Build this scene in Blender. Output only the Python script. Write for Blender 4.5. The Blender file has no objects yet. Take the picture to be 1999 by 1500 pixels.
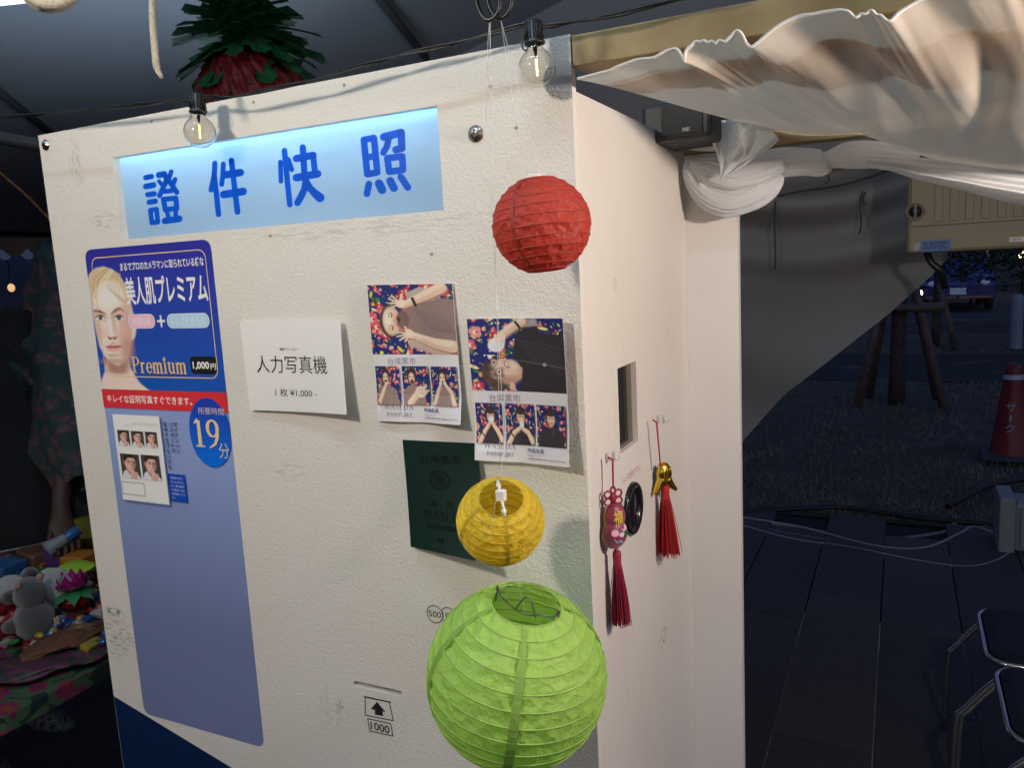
import bpy, bmesh, math, random
import numpy as np
from mathutils import Vector, Matrix
random.seed(7); RNG = np.random.default_rng(7)
SC = bpy.context.scene
COL = SC.collection
# ------------------------------------------------------------------ camera
CAM = np.array([1.2385, -0.846, 1.572])
FPX = 1542.1
YAW, PITCH, ROLL = -0.4608, -0.14589, -0.05282
def _rot():
    cy, sy, cp, sp, cr, sr = math.cos(YAW), math.sin(YAW), math.cos(PITCH), math.sin(PITCH), math.cos(ROLL), math.sin(ROLL)
    f = np.array([sy*cp, cy*cp, sp]); r = np.array([cy, -sy, 0.0]); u = np.cross(r, f)
    return r*cr + u*sr, -r*sr + u*cr, f
RT, UP, FW = _rot()
cam_d = bpy.data.cameras.new('camera'); cam_o = bpy.data.objects.new('camera', cam_d); COL.objects.link(cam_o)
cam_d.sensor_width = 36; cam_d.sensor_fit = 'HORIZONTAL'; cam_d.lens = FPX/1999*36
cam_d.clip_start = 0.02; cam_d.clip_end = 400
cam_o.matrix_world = Matrix(((RT[0], UP[0], -FW[0], CAM[0]), (RT[1], UP[1], -FW[1], CAM[1]), (RT[2], UP[2], -FW[2], CAM[2]), (0, 0, 0, 1)))
SC.camera = cam_o
# ------------------------------------------------------------------ world, lights, exposure
w = bpy.data.worlds.new('World'); SC.world = w; w.use_nodes = True
nt = w.node_tree; bg = nt.nodes['Background']
sky = nt.nodes.new('ShaderNodeTexSky'); sky.sky_type = 'NISHITA'; sky.sun_disc = False
sky.sun_elevation = math.radians(-3.0); sky.sun_rotation = math.radians(165); sky.air_density = 1.5; sky.ozone_density = 3
tint = nt.nodes.new('ShaderNodeMix'); tint.data_type = 'RGBA'; tint.blend_type = 'MULTIPLY'; tint.inputs[0].default_value = 1; tint.inputs[7].default_value = (1.0, .98, .82, 1)
nt.links.new(sky.outputs[0], tint.inputs[6]); nt.links.new(tint.outputs[2], bg.inputs[0]); bg.inputs[1].default_value = 8.5
def light(name, kind, loc, energy, color, size=0.1, target=None, sy=None, spread=None):
    d = bpy.data.lights.new(name, kind); d.energy = energy; d.color = color
    if kind == 'AREA':
        d.size = size
        if sy: d.shape = 'RECTANGLE'; d.size_y = sy
        if spread: d.spread = spread
    elif kind in ('POINT', 'SPOT'): d.shadow_soft_size = size
    o = bpy.data.objects.new(name, d); COL.objects.link(o); o.location = loc
    if target is not None:
        o.rotation_euler = (Vector(target)-Vector(loc)).to_track_quat('-Z', 'Y').to_euler()
    return o
key = light('key_lamp', 'SPOT', (0.42, -1.10, 2.06), 33, (1.0, 0.88, 0.72), 0.06, (0.42, 0, 1.30))
key.data.spot_size = math.radians(88); key.data.spot_blend = 0.6
light('side_lamp', 'POINT', (1.72, -0.11, 1.70), 29, (1.0, 0.84, 0.73), 0.03)
light('tent_tube_lamp', 'AREA', (0.75, -0.60, 2.65), 5.5, (0.62, 0.85, 1.0), 1.1, (0.75, 0.1, 1.5), 0.05)
light('ceiling_fill', 'AREA', (-1.0, 1.2, 1.85), 4.5, (0.66, 0.82, 1.0), 1.0, (-1.2, 1.4, 2.9), 0.5, math.radians(150))  # added upward fill, hidden behind the booth, to brighten the tent ceiling
light('front_fill', 'AREA', (-0.6, -1.9, 1.9), 26, (0.72, 0.86, 1.0), 1.4, (-0.6, -1.3, 2.9), 0.5, math.radians(115))  # added unseen fill, aimed at the roof for cool bounce on the front board
SC.view_settings.view_transform = 'Standard'; SC.view_settings.look = 'None'
SC.view_settings.exposure = 0; SC.view_settings.gamma = 1; SC.view_settings.use_curve_mapping = False
SC.render.engine = 'CYCLES'
SC.cycles.use_denoising = True
SC.cycles.max_bounces = 8; SC.cycles.transparent_max_bounces = 16
SC.cycles.sample_clamp_indirect = 4; SC.cycles.caustics_reflective = False; SC.cycles.caustics_refractive = False
# ------------------------------------------------------------------ helpers
def ray(u, v):
    return RT*((u-999.5)/FPX) - UP*((v-750)/FPX) + FW
def onY(u, v, y): d = ray(u, v); return CAM + d*(y-CAM[1])/d[1]
def onX(u, v, x): d = ray(u, v); return CAM + d*(x-CAM[0])/d[0]
def onZ(u, v, z): d = ray(u, v); return CAM + d*(z-CAM[2])/d[2]
def onD(u, v, s): return CAM + ray(u, v)*s
def s2l(c):
    c = c/255.0
    return c/12.92 if c <= 0.04045 else ((c+0.055)/1.055)**2.4
def A(r, g, b, k=1.0):      # base colour of a thing that the lamps show as (r,g,b)
    return (min(.9, s2l(r)/.74*k), min(.9, s2l(g)/.68*k), min(.9, s2l(b)/.60*k))
def L(r, g, b): return (s2l(r), s2l(g), s2l(b))
MATS = {}
def M(name, col=(.5, .5, .5), rough=.6, metal=0, bump=None, var=None, trans=0, emit=None, estr=1, sheen=0, coat=0, transl=0, alpha=0, attr=False, coord='pos', spec=.5):
    if name in MATS: return MATS[name]
    m = bpy.data.materials.new(name); m.use_nodes = True
    n = m.node_tree; N = n.nodes; Lk = n.links.new; b = N['Principled BSDF']; out = N['Material Output']
    b.inputs['Base Color'].default_value = (*col, 1); b.inputs['Roughness'].default_value = rough
    b.inputs['Metallic'].default_value = metal; b.inputs['Transmission Weight'].default_value = trans
    b.inputs['Sheen Weight'].default_value = sheen; b.inputs['Coat Weight'].default_value = coat
    b.inputs['Specular IOR Level'].default_value = spec
    geo = N.new('ShaderNodeNewGeometry') if coord == 'pos' else N.new('ShaderNodeTexCoord')
    pos = geo.outputs['Position'] if coord == 'pos' else geo.outputs['Object']
    colsock = None
    if attr:
        a = N.new('ShaderNodeAttribute'); a.attribute_name = 'Col'; colsock = a.outputs['Color']
        Lk(colsock, b.inputs['Base Color'])
    if var:                     # (scale, amount[, second colour])
        t = N.new('ShaderNodeTexNoise'); t.inputs['Scale'].default_value = var[0]; t.inputs['Detail'].default_value = 6
        Lk(pos, t.inputs['Vector'])
        mx = N.new('ShaderNodeMix'); mx.data_type = 'RGBA'
        mx.inputs[6].default_value = (*col, 1)
        c2 = var[2] if len(var) > 2 else tuple(x*(1-var[1]) for x in col)
        mx.inputs[7].default_value = (*c2, 1)
        if colsock: Lk(colsock, mx.inputs[6])
        rp = N.new('ShaderNodeMapRange'); rp.inputs[1].default_value = .38; rp.inputs[2].default_value = .66
        Lk(t.outputs[0], rp.inputs[0]); Lk(rp.outputs[0], mx.inputs[0]); Lk(mx.outputs[2], b.inputs['Base Color'])
        colsock = mx.outputs[2]
    if bump:                    # (scale, strength, distance[, detail])
        t = N.new('ShaderNodeTexNoise'); t.inputs['Scale'].default_value = bump[0]; t.inputs['Detail'].default_value = bump[3] if len(bump) > 3 else 3
        Lk(pos, t.inputs['Vector'])
        bp = N.new('ShaderNodeBump'); bp.inputs['Strength'].default_value = bump[1]; bp.inputs['Distance'].default_value = bump[2]
        Lk(t.outputs[0], bp.inputs['Height']); Lk(bp.outputs[0], b.inputs['Normal'])
    if emit:
        b.inputs['Emission Color'].default_value = (*emit, 1); b.inputs['Emission Strength'].default_value = estr
    last = b.outputs[0]
    if transl:
        tr = N.new('ShaderNodeBsdfTranslucent'); tr.inputs[0].default_value = (*col, 1)
        if colsock: Lk(colsock, tr.inputs[0])
        ms = N.new('ShaderNodeMixShader'); ms.inputs[0].default_value = transl
        Lk(last, ms.inputs[1]); Lk(tr.outputs[0], ms.inputs[2]); last = ms.outputs[0]
    if alpha:
        tp = N.new('ShaderNodeBsdfTransparent'); ms = N.new('ShaderNodeMixShader'); ms.inputs[0].default_value = alpha
        Lk(last, ms.inputs[1]); Lk(tp.outputs[0], ms.inputs[2]); last = ms.outputs[0]
    Lk(last, out.inputs[0])
    MATS[name] = m; return m

def P(n): return tuple(float(x) for x in n)
class MB:
    """collects shapes in world coordinates; build() links them as one mesh object"""
    def __init__(s): s.V = []; s.F = []; s.I = []; s.S = []; s.C = None
    def add(s, V, F, i=0, smooth=False):
        k = len(s.V); s.V += [P(v) for v in V]
        for f in F: s.F.append(tuple(k+x for x in f)); s.I.append(i); s.S.append(smooth)
        return s
    def box(s, a, b, i=0):
        x0, y0, z0 = [min(p, q) for p, q in zip(a, b)]; x1, y1, z1 = [max(p, q) for p, q in zip(a, b)]
        V = [(x0, y0, z0), (x1, y0, z0), (x1, y1, z0), (x0, y1, z0), (x0, y0, z1), (x1, y0, z1), (x1, y1, z1), (x0, y1, z1)]
        return s.add(V, [(0, 3, 2, 1), (4, 5, 6, 7), (0, 1, 5, 4), (1, 2, 6, 5), (2, 3, 7, 6), (3, 0, 4, 7)], i)
    def bbox(s, a, b, r, i=0):          # box with chamfered edges
        bm = bmesh.new(); bmesh.ops.create_cube(bm, size=1)
        c = [(p+q)/2 for p, q in zip(a, b)]; d = [abs(p-q) for p, q in zip(a, b)]
        for v in bm.verts: v.co = Vector((c[0]+v.co.x*d[0], c[1]+v.co.y*d[1], c[2]+v.co.z*d[2]))
        bmesh.ops.bevel(bm, geom=bm.edges[:], offset=r, segments=2, affect='EDGES', profile=.5)
        bm.verts.index_update(); s.add([v.co[:] for v in bm.verts], [[v.index for v in f.verts] for f in bm.faces], i, False); bm.free(); return s
    def hexa(s, V8, i=0): return s.add(V8, [(0, 3, 2, 1), (4, 5, 6, 7), (0, 1, 5, 4), (1, 2, 6, 5), (2, 3, 7, 6), (3, 0, 4, 7)], i)
    def tube(s, path, r, n=8, i=0, cap=True, closed=False):
        p = [np.array(q, float) for q in path]; m = len(p); rr = r if hasattr(r, '__len__') else [r]*m
        V = []; F = []; prev = None
        for k in range(m):
            if closed: t = p[(k+1) % m]-p[k-1]
            else: t = p[min(k+1, m-1)]-p[max(k-1, 0)]
            t = t/(np.linalg.norm(t)+1e-12)
            if prev is None:
                a = np.cross(t, (0, 0, 1) if abs(t[2]) < .9 else (1, 0, 0))
            else: a = prev-t*np.dot(prev, t)
            a /= np.linalg.norm(a)+1e-12; prev = a; b = np.cross(t, a)
            for j in range(n):
                g = 2*math.pi*j/n; V.append(p[k]+(a*math.cos(g)+b*math.sin(g))*rr[k])
        for k in range(m if closed else m-1):
            for j in range(n):
                k2 = (k+1) % m; F.append((k*n+j, k*n+(j+1) % n, k2*n+(j+1) % n, k2*n+j))
        s.add(V, F, i, True)
        if cap and not closed:
            b0 = len(s.V)-len(V)
            s.F.append(tuple(b0+j for j in range(n))[::-1]); s.I.append(i); s.S.append(False)
            s.F.append(tuple(b0+(m-1)*n+j for j in range(n))); s.I.append(i); s.S.append(False)
        return s
    def lathe(s, prof, c, axis=(0, 0, 1), n=24, i=0, smooth=True):     # prof: (radius, height)
        ax = np.array(axis, float); ax /= np.linalg.norm(ax)
        a = np.cross(ax, (0, 1, 0) if abs(ax[1]) < .9 else (1, 0, 0)); a /= np.linalg.norm(a); b = np.cross(ax, a); c = np.array(c, float)
        V = []; F = []
        for (r, h) in prof:
            for j in range(n):
                g = 2*math.pi*j/n; V.append(c+ax*h+(a*math.cos(g)+b*math.sin(g))*r)
        for k in range(len(prof)-1):
            for j in range(n): F.append((k*n+j, k*n+(j+1) % n, (k+1)*n+(j+1) % n, (k+1)*n+j))
        return s.add(V, F, i, smooth)
    def ell(s, c, r, n=16, m=10, i=0, rot=None, noise=0):
        V = []; F = []; c = np.array(c, float)
        for k in range(m+1):
            th = math.pi*k/m
            for j in range(n):
                g = 2*math.pi*j/n
                d = np.array([math.sin(th)*math.cos(g), math.sin(th)*math.sin(g), math.cos(th)])*(1+noise*math.sin(5*g+3*th)*math.sin(th))
                d = d*np.array(r)
                if rot is not None: d = np.array(rot @ Vector(d))
                V.append(c+d)
        for k in range(m):
            for j in range(n): F.append((k*n+j, (k+1)*n+j, (k+1)*n+(j+1) % n, k*n+(j+1) % n))
        return s.add(V, F, i, True)
    def grid(s, f, nu, nv, i=0, smooth=True):
        V = [f(a/nu, b/nv) for b in range(nv+1) for a in range(nu+1)]
        F = [(b*(nu+1)+a, b*(nu+1)+a+1, (b+1)*(nu+1)+a+1, (b+1)*(nu+1)+a) for b in range(nv) for a in range(nu)]
        return s.add(V, F, i, smooth)
    def build(s, name, mats, parent=None, label=None, cat=None, group=None, kind=None, base=None):
        if not isinstance(mats, (list, tuple)): mats = [mats]
        V = np.array(s.V, float)
        if parent is not None: org = np.array(parent.get('_o', parent.location), float)
        elif base is not None: org = np.array(base, float)
        else: org = np.array([(V[:, 0].min()+V[:, 0].max())/2, (V[:, 1].min()+V[:, 1].max())/2, V[:, 2].min()])
        me = bpy.data.meshes.new(name); me.from_pydata([tuple(v) for v in (V-org)], [], s.F)
        for m in mats: me.materials.append(m)
        me.polygons.foreach_set('material_index', s.I); me.polygons.foreach_set('use_smooth', s.S)
        if s.C is not None:
            at = me.color_attributes.new('Col', 'FLOAT_COLOR', 'POINT')
            at.data.foreach_set('color', np.concatenate([np.array(s.C), np.ones((len(s.C), 1))], 1).astype(np.float32).ravel())
        me.update()
        o = bpy.data.objects.new(name, me); COL.objects.link(o)
        if parent is None: o.location = P(org); WORLD[o.name] = org
        else: o.parent = parent; WORLD[o.name] = org
        tag(o, label, cat, group, kind); return o
WORLD = {}
class _PW:        # parents keep their world origin here (no parent is rotated while parts are built)
    pass
def tag(o, label=None, cat=None, group=None, kind=None):
    if label: o['label'] = label
    if cat: o['category'] = cat
    if group: o['group'] = group
    if kind: o['kind'] = kind
    return o
def thing(name, loc, label=None, cat=None, group=None, kind=None):
    o = bpy.data.objects.new(name, None); COL.objects.link(o); o.location = P(loc); o.empty_display_size = .05
    WORLD[o.name] = np.array(loc, float); return tag(o, label, cat, group, kind)
_ob = MB.build
def _build(s, name, mats, parent=None, label=None, cat=None, group=None, **k):
    k['label'] = label; k['cat'] = cat; k['group'] = group
    if parent is not None:      # world origin of the parent, also for parts of parts
        w0 = WORLD[parent.name]
        class Q(dict): pass
        loc = parent.location.copy(); parent['_o'] = P(w0)
        o = _ob(s, name, mats, parent, **k); del parent['_o']; WORLD[o.name] = w0; return o
    return _ob(s, name, mats, parent, **k)
MB.build = _build
def copy_tree(o, parent=None):
    c = o.copy(); COL.objects.link(c); c.parent = parent
    WORLD[c.name] = WORLD.get(o.name)
    for ch in o.children: copy_tree(ch, c)
    return c
def smooth_path(pts, n=6):      # Catmull-Rom
    p = [np.array(q, float) for q in pts]; p = [2*p[0]-p[1]]+p+[2*p[-1]-p[-2]]; o = []
    for k in range(1, len(p)-2):
        for j in range(n):
            t = j/n; a, b, c, d = p[k-1], p[k], p[k+1], p[k+2]
            o.append(.5*(2*b+(c-a)*t+(2*a-5*b+4*c-d)*t*t+(3*b-a-3*c+d)*t**3))
    o.append(p[-2]); return o
def vnoise(x, y, z=0, seed=0):   # cheap smooth pseudo-noise in [-1,1]
    return (math.sin(x*1.7+seed*1.3+1.9*math.sin(y*1.1+seed)) + math.sin(y*2.3-seed*.7+1.7*math.sin(z*1.3+x*.9)) + math.sin(z*1.9+x*1.1+y*.6+seed*2.1))/3
# ---------------- text -> triangles
_TX = {}
def text_tris(body, bold=0.0):
    key = (body, bold)
    if key in _TX: return _TX[key]
    cu = bpy.data.curves.new('t', 'FONT'); cu.body = body; cu.offset = bold; cu.resolution_u = 3
    o = bpy.data.objects.new('t', cu); COL.objects.link(o); bpy.context.view_layer.update()
    me = bpy.data.meshes.new_from_object(o.evaluated_get(bpy.context.evaluated_depsgraph_get()))
    V = np.array([v.co[:] for v in me.vertices]); F = [tuple(p.vertices) for p in me.polygons]
    bpy.data.objects.remove(o); bpy.data.curves.remove(cu); bpy.data.meshes.remove(me)
    V = V[:, :2] if len(V) else np.zeros((0, 2)); _TX[key] = (V, F); return _TX[key]
def inkmat(c, rough=.45):
    c = tuple(round(x, 3) for x in c); k = 'ink_%.3f_%.3f_%.3f_%.2f' % (*c, rough)
    return M(k, c, rough, spec=.35)
class Print:
    """flat printing on a surface; f(a, b, off) gives the world point of surface coordinates (a, b)"""
    def __init__(s, f, step=.000006, off=.00012): s.f = f; s.mb = MB(); s.mats = []; s.off = off; s.step = step
    def mi(s, c):
        m = c if isinstance(c, bpy.types.Material) else inkmat(c)
        if m not in s.mats: s.mats.append(m)
        return s.mats.index(m)
    def _n(s): s.off += s.step; return s.off
    def poly(s, pts, c):
        o = s._n(); s.mb.add([s.f(a, b, o) for a, b in pts], [tuple(range(len(pts)))], s.mi(c)); return s
    def rect(s, a0, b0, a1, b1, c, r=0):
        return s.poly(rrect(a0, b0, a1, b1, r), c)
    def ring(s, outer, inner, c):
        o = s._n(); n = len(outer); V = [s.f(a, b, o) for a, b in outer]+[s.f(a, b, o) for a, b in inner]
        s.mb.add(V, [(k, (k+1) % n, n+(k+1) % n, n+k) for k in range(n)], s.mi(c)); return s
    def ellipse(s, a, b, ra, rb, c, n=40):
        return s.poly([(a+ra*math.cos(2*math.pi*k/n), b+rb*math.sin(2*math.pi*k/n)) for k in range(n)], c)
    def stroke(s, pts, wd, c, closed=False, cap=True):
        """wd: width or per-point widths"""
        pts = [np.array(p, float) for p in pts]; m = len(pts); ww = wd if hasattr(wd, '__len__') else [wd]*m
        seg = [(k, (k+1) % m) for k in range(m if closed else m-1)]
        for k, j in seg:
            p, q = pts[k], pts[j]; t = q-p; l = np.linalg.norm(t)
            if l < 1e-9: continue
            nn = np.array([-t[1], t[0]])/l
            s.poly([p+nn*ww[k]/2, p-nn*ww[k]/2, q-nn*ww[j]/2, q+nn*ww[j]/2], c)
        if cap:
            for k in range(m): s.ellipse(pts[k][0], pts[k][1], ww[k]/2, ww[k]/2, c, 14)
        return s
    def text(s, body, a0, b0, a1, b1, c, bold=0.0, ital=0):
        """fits the text's ink box into a0..a1 (left to right), b0 (top) .. b1 (bottom)"""
        V, F = text_tris(body, bold)
        if not len(V): return s
        x0, y0 = V.min(0); x1, y1 = V.max(0); o = s._n()
        W = [s.f(a0+(a1-a0)*(v[0]-x0)/(x1-x0), b1+(b0-b1)*(v[1]-y0)/(y1-y0), o) for v in V]
        s.mb.add(W, F, s.mi(c)); return s
    def build(s, name, parent, **k): return s.mb.build(name, s.mats, parent, **k)
def rrect(a0, b0, a1, b1, r, n=6):
    if r <= 0: return [(a0, b0), (a1, b0), (a1, b1), (a0, b1)]
    sa = 1 if a1 > a0 else -1; sb = 1 if b1 > b0 else -1; o = []
    for (ca, cb, g) in ((a0+sa*r, b0+sb*r, 180), (a1-sa*r, b0+sb*r, 270), (a1-sa*r, b1-sb*r, 0), (a0+sa*r, b1-sb*r, 90)):
        for k in range(n+1):
            t = math.radians(g+90*k/n); o.append((ca+sa*r*math.cos(t), cb+sb*r*math.sin(t)))
    return o
# ---------------- small painted pictures (for the photographs printed on the papers), kept as colour per vertex
class Canvas:
    def __init__(s, w, h, c): s.w, s.h = w, h; s.a = np.ones((h, w, 3))*np.array(c); s.y, s.x = np.mgrid[0:h, 0:w]; s.x = (s.x+.5)/w; s.y = (s.y+.5)/h; s.mask = np.ones((h, w), bool)
    def _bl(s, k, c): s.a = s.a*(1-k[..., None])+np.array(c)*k[..., None]; return s
    def ell(s, cx, cy, rx, ry, c, rot=0, soft=.15, op=1):
        g = math.radians(rot); dx = (s.x-cx); dy = (s.y-cy); u = (dx*math.cos(g)+dy*math.sin(g))/rx; v = (-dx*math.sin(g)+dy*math.cos(g))/ry
        d = np.sqrt(u*u+v*v); return s._bl(np.clip((1-d)/soft+.5, 0, 1)*op, c)
    def poly(s, pts, c, soft=.008, op=1):
        ins = np.zeros(s.x.shape, bool); dist = np.full(s.x.shape, 9.0); n = len(pts)
        for k in range(n):
            x0, y0 = pts[k]; x1, y1 = pts[(k+1) % n]
            cr = ((y0 > s.y) != (y1 > s.y)) & (s.x < (x1-x0)*(s.y-y0)/((y1-y0) or 1e-9)+x0); ins ^= cr
            dx, dy = x1-x0, y1-y0; t = np.clip(((s.x-x0)*dx+(s.y-y0)*dy)/(dx*dx+dy*dy+1e-12), 0, 1)
            dist = np.minimum(dist, np.hypot(s.x-x0-t*dx, s.y-y0-t*dy))
        sd = np.where(ins, dist, -dist); return s._bl(np.clip(sd/soft+.5, 0, 1)*op, c)
    def line(s, pts, wd, c, soft=.006, op=1):
        k = np.zeros(s.x.shape); ww = wd if hasattr(wd, '__len__') else [wd]*len(pts)
        for q in range(len(pts)-1):
            (x0, y0), (x1, y1) = pts[q], pts[q+1]; dx, dy = x1-x0, y1-y0
            t = np.clip(((s.x-x0)*dx+(s.y-y0)*dy)/(dx*dx+dy*dy+1e-12), 0, 1); wd_ = ww[q]+(ww[q+1]-ww[q])*t
            k = np.maximum(k, np.clip((wd_/2-np.hypot(s.x-x0-t*dx, s.y-y0-t*dy))/soft+.5, 0, 1))
        return s._bl(k*op, c)
    def grad(s, c0, c1, x0=0, y0=0, x1=0, y1=1, op=1):
        t = np.clip(((s.x-x0)*(x1-x0)+(s.y-y0)*(y1-y0))/((x1-x0)**2+(y1-y0)**2), 0, 1)[..., None]
        s.a = s.a*(1-op)+op*(np.array(c0)*(1-t)+np.array(c1)*t); return s
    def grain(s, a): s.a = np.clip(s.a*(1+RNG.normal(0, a, s.a.shape[:2])[..., None]), 0, 1); return s
    def mesh(s, f, rough=.4, name='photo', parent=None, off=.0003, **k):
        mb = MB(); V = [f((i+0.0)/(s.w-1), (j+0.0)/(s.h-1), off) for j in range(s.h) for i in range(s.w)]
        F = [(j*s.w+i, (j+1)*s.w+i, (j+1)*s.w+i+1, j*s.w+i+1) for j in range(s.h-1) for i in range(s.w-1) if s.mask[j, i] and s.mask[j+1, i+1] and s.mask[j+1, i] and s.mask[j, i+1]]
        mb.add(V, F, 0, False); mb.C = s.a.reshape(-1, 3)
        return mb.build(name, M('photo_print_%.2f' % rough, (.5, .5, .5), rough, attr=True, spec=.4), parent, **k)
def floral(cv, n, sc, seed):
    r = random.Random(seed)
    for k in range(n):
        x, y = r.random(), r.random(); q = sc*r.uniform(.5, 1.2); a = cv.w/cv.h
        t = r.random()
        if t < .26:
            c = r.choice([A(170, 46, 62), A(200, 84, 92), A(180, 60, 56), A(205, 130, 120)])
            for j in range(5):
                g = j*1.256+r.random(); cv.ell(x+q*.55*math.cos(g), y+q*.55*math.sin(g)*a, q*.5, q*.5*a, c, soft=.3)
            cv.ell(x, y, q*.35, q*.35*a, A(240, 200, 170), soft=.5); cv.ell(x+q*.2, y, q*.2, q*.2*a, A(190, 30, 50), soft=.5)
        elif t < .8:
            g = r.random()*180; cv.ell(x, y, q*.8, q*.22*a, r.choice([A(50, 90, 50), A(200, 190, 70), A(80, 120, 60), A(225, 205, 120)]), rot=g, soft=.4)
        else: cv.ell(x, y, q*.3, q*.3*a, r.choice([A(235, 200, 90), A(230, 140, 70), A(240, 225, 190)]), soft=.4)
    return cv

# ------------------------------------------------------------------ materials
def wall_material(name, col, bs, bd):
    m = bpy.data.materials.new(name); m.use_nodes = True; n = m.node_tree; N = n.nodes; Lk = n.links.new; b = N['Principled BSDF']
    geo = N.new('ShaderNodeNewGeometry'); pos = geo.outputs['Position']
    def noise(sc, det=4, stretch=None):
        t = N.new('ShaderNodeTexNoise'); t.inputs['Scale'].default_value = sc; t.inputs['Detail'].default_value = det
        if stretch:
            mp = N.new('ShaderNodeMapping'); mp.inputs['Scale'].default_value = stretch; Lk(pos, mp.inputs[0]); Lk(mp.outputs[0], t.inputs['Vector'])
        else: Lk(pos, t.inputs['Vector'])
        return t.outputs[0]
    def rng(s, a, bb):
        r = N.new('ShaderNodeMapRange'); r.inputs[1].default_value = a; r.inputs[2].default_value = bb; Lk(s, r.inputs[0]); return r.outputs[0]
    def mul(s, t):
        q = N.new('ShaderNodeMath'); q.operation = 'MULTIPLY'; Lk(s, q.inputs[0])
        if isinstance(t, float): q.inputs[1].default_value = t
        else: Lk(t, q.inputs[1])
        return q.outputs[0]
    def blot(c, r):     # mask round a world point
        d = N.new('ShaderNodeVectorMath'); d.operation = 'SUBTRACT'; Lk(pos, d.inputs[0]); d.inputs[1].default_value = c
        sc = N.new('ShaderNodeVectorMath'); sc.operation = 'DIVIDE'; Lk(d.outputs[0], sc.inputs[0]); sc.inputs[1].default_value = r
        ln = N.new('ShaderNodeVectorMath'); ln.operation = 'LENGTH'; Lk(sc.outputs[0], ln.inputs[0])
        return rng(ln.outputs['Value'], 1.0, .35)
    cur = None
    def mixc(fac, c2):
        nonlocal cur
        mx = N.new('ShaderNodeMix'); mx.data_type = 'RGBA'; Lk(fac, mx.inputs[0]); mx.inputs[7].default_value = (*c2, 1)
        if cur is None: mx.inputs[6].default_value = (*col, 1)
        else: Lk(cur, mx.inputs[6])
        cur = mx.outputs[2]
    mixc(mul(rng(noise(3.5, 5), .45, .75), .35), tuple(x*y for x, y in zip(col, (.93, .86, .76))))
    mixc(mul(rng(noise(60, 3), .62, .74), .12), tuple(x*.6 for x in col))
    for (c, r, st, k, sc) in SCUFFS.get(name, []):
        mixc(mul(mul(blot(c, r), rng(noise(sc, 6, st), .48, .60)), k), (.12, .115, .11))
    Lk(cur, b.inputs['Base Color']); b.inputs['Roughness'].default_value = .55; b.inputs['Specular IOR Level'].default_value = .3
    bp = N.new('ShaderNodeBump'); bp.inputs['Strength'].default_value = bs; bp.inputs['Distance'].default_value = bd
    ad = N.new('ShaderNodeMath'); ad.operation = 'ADD'
    Lk(noise(330, 2), ad.inputs[0]); Lk(mul(noise(150, 2), .7), ad.inputs[1])
    Lk(ad.outputs[0], bp.inputs['Height']); Lk(bp.outputs[0], b.inputs['Normal'])
    return m
def q3(u, v): p = onY(u, v, 0); return P(p)
SCUFFS = {'orange_peel_board': [
    (q3(690, 447), (.30, .1, .016), (3, 1, 30), .22, 9.0), (q3(200, 430), (.06, .1, .02), (4, 1, 20), .25, 14.0),
    (q3(560, 918), (.05, .1, .02), (4, 1, 14), .2, 14.0), (q3(230, 1240), (.05, .1, .06), (6, 1, 30), .5, 9.0),
    (q3(222, 1195), (.03, .1, .01), (8, 1, 20), .9, 10.0), (q3(650, 1385), (.035, .1, .04), (9, 1, 12), .2, 10.0), (q3(664, 1377), (.009, .1, .009), (9, 1, 9), 1.0, 30.0),
    (q3(148, 320), (.02, .1, .05), (30, 1, 8), .35, 8.0)],
    'smooth_board': [((.909, .14, 1.22), (.1, .12, .5), (1, 12, 3), .05, 8.0), ((.909, .31, .98), (.1, .03, .02), (1, 9, 9), .8, 12.0), ((.909, .13, 1.545), (.1, .01, .012), (1, 9, 9), .6, 30.0)]}
BOARD = wall_material('orange_peel_board', (.76, .735, .69), .65, .0012)
SMOOTH = wall_material('smooth_board', (.73, .70, .645), .06, .0004)
TIMBER = M('pale_timber', (.40, .31, .15), .6, bump=(60, .3, .002), var=(14, .3, (.31, .21, .09)))
TIMBER_UNDER = TIMBER
BLACKP = M('black_plastic', (.012, .012, .013), .35)
DARKMETAL = M('dark_metal', (.05, .05, .055), .4, metal=.8)
STEEL = M('steel', (.55, .53, .5), .25, metal=1)
CHROME = M('chrome', (.7, .7, .72), .12, metal=1)
GLASS = M('clear_glass', (.98, .96, .92), .02, trans=1)
CLEAR = M('clear_plastic', (.95, .95, .95), .1, trans=.6, alpha=.55)
LINE = M('fishing_line', (.8, .8, .8), .3, alpha=.45)
CLOTH = M('sheer_cloth', (.84, .73, .61), .85, bump=(240, .25, .0012, 6), transl=.55, alpha=.06)
HEM = M('cloth_hem', (.85, .84, .82), .8, transl=.2)
LINEN = M('white_linen', (.84, .87, .90), .8, bump=(75, .5, .006, 7), transl=.4)

# ------------------------------------------------------------------ ground
gm = MB(); gm.box((-30, -8, -.30), (30, 60, -.045))
gm.build('ground', M('dark_soil', (.03, .028, .026), .95, bump=(30, .6, .02)), kind='structure', base=(0, 0, 0))
paving = thing('pavement', (0, 0, -.02), kind='structure')
pb = MB(); pb.box((-6, -3, -.044), (6, 4.08, -.028)); pb.build('bedding', M('joint_sand', (.012, .012, .013), .95), paving)
PAVER = [M('dark_paver_%d' % k, c, .72, bump=(420, .5, .002), var=(230, .5, tuple(min(1, x*2.6) for x in c))) for k, c in enumerate([(.020, .0195, .019), (.017, .017, .017), (.025, .024, .022)])]
tm = []
for k in range(3):
    b = MB(); b.bbox((-.1475, -.2975, -.028), (.1475, .2975, 0), .003); o = b.build('tile', PAVER[k], paving); tm.append(o)
cols = [(-6.0+.3*i) for i in range(32)]
first = True
cnt = 0; spots = []
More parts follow.
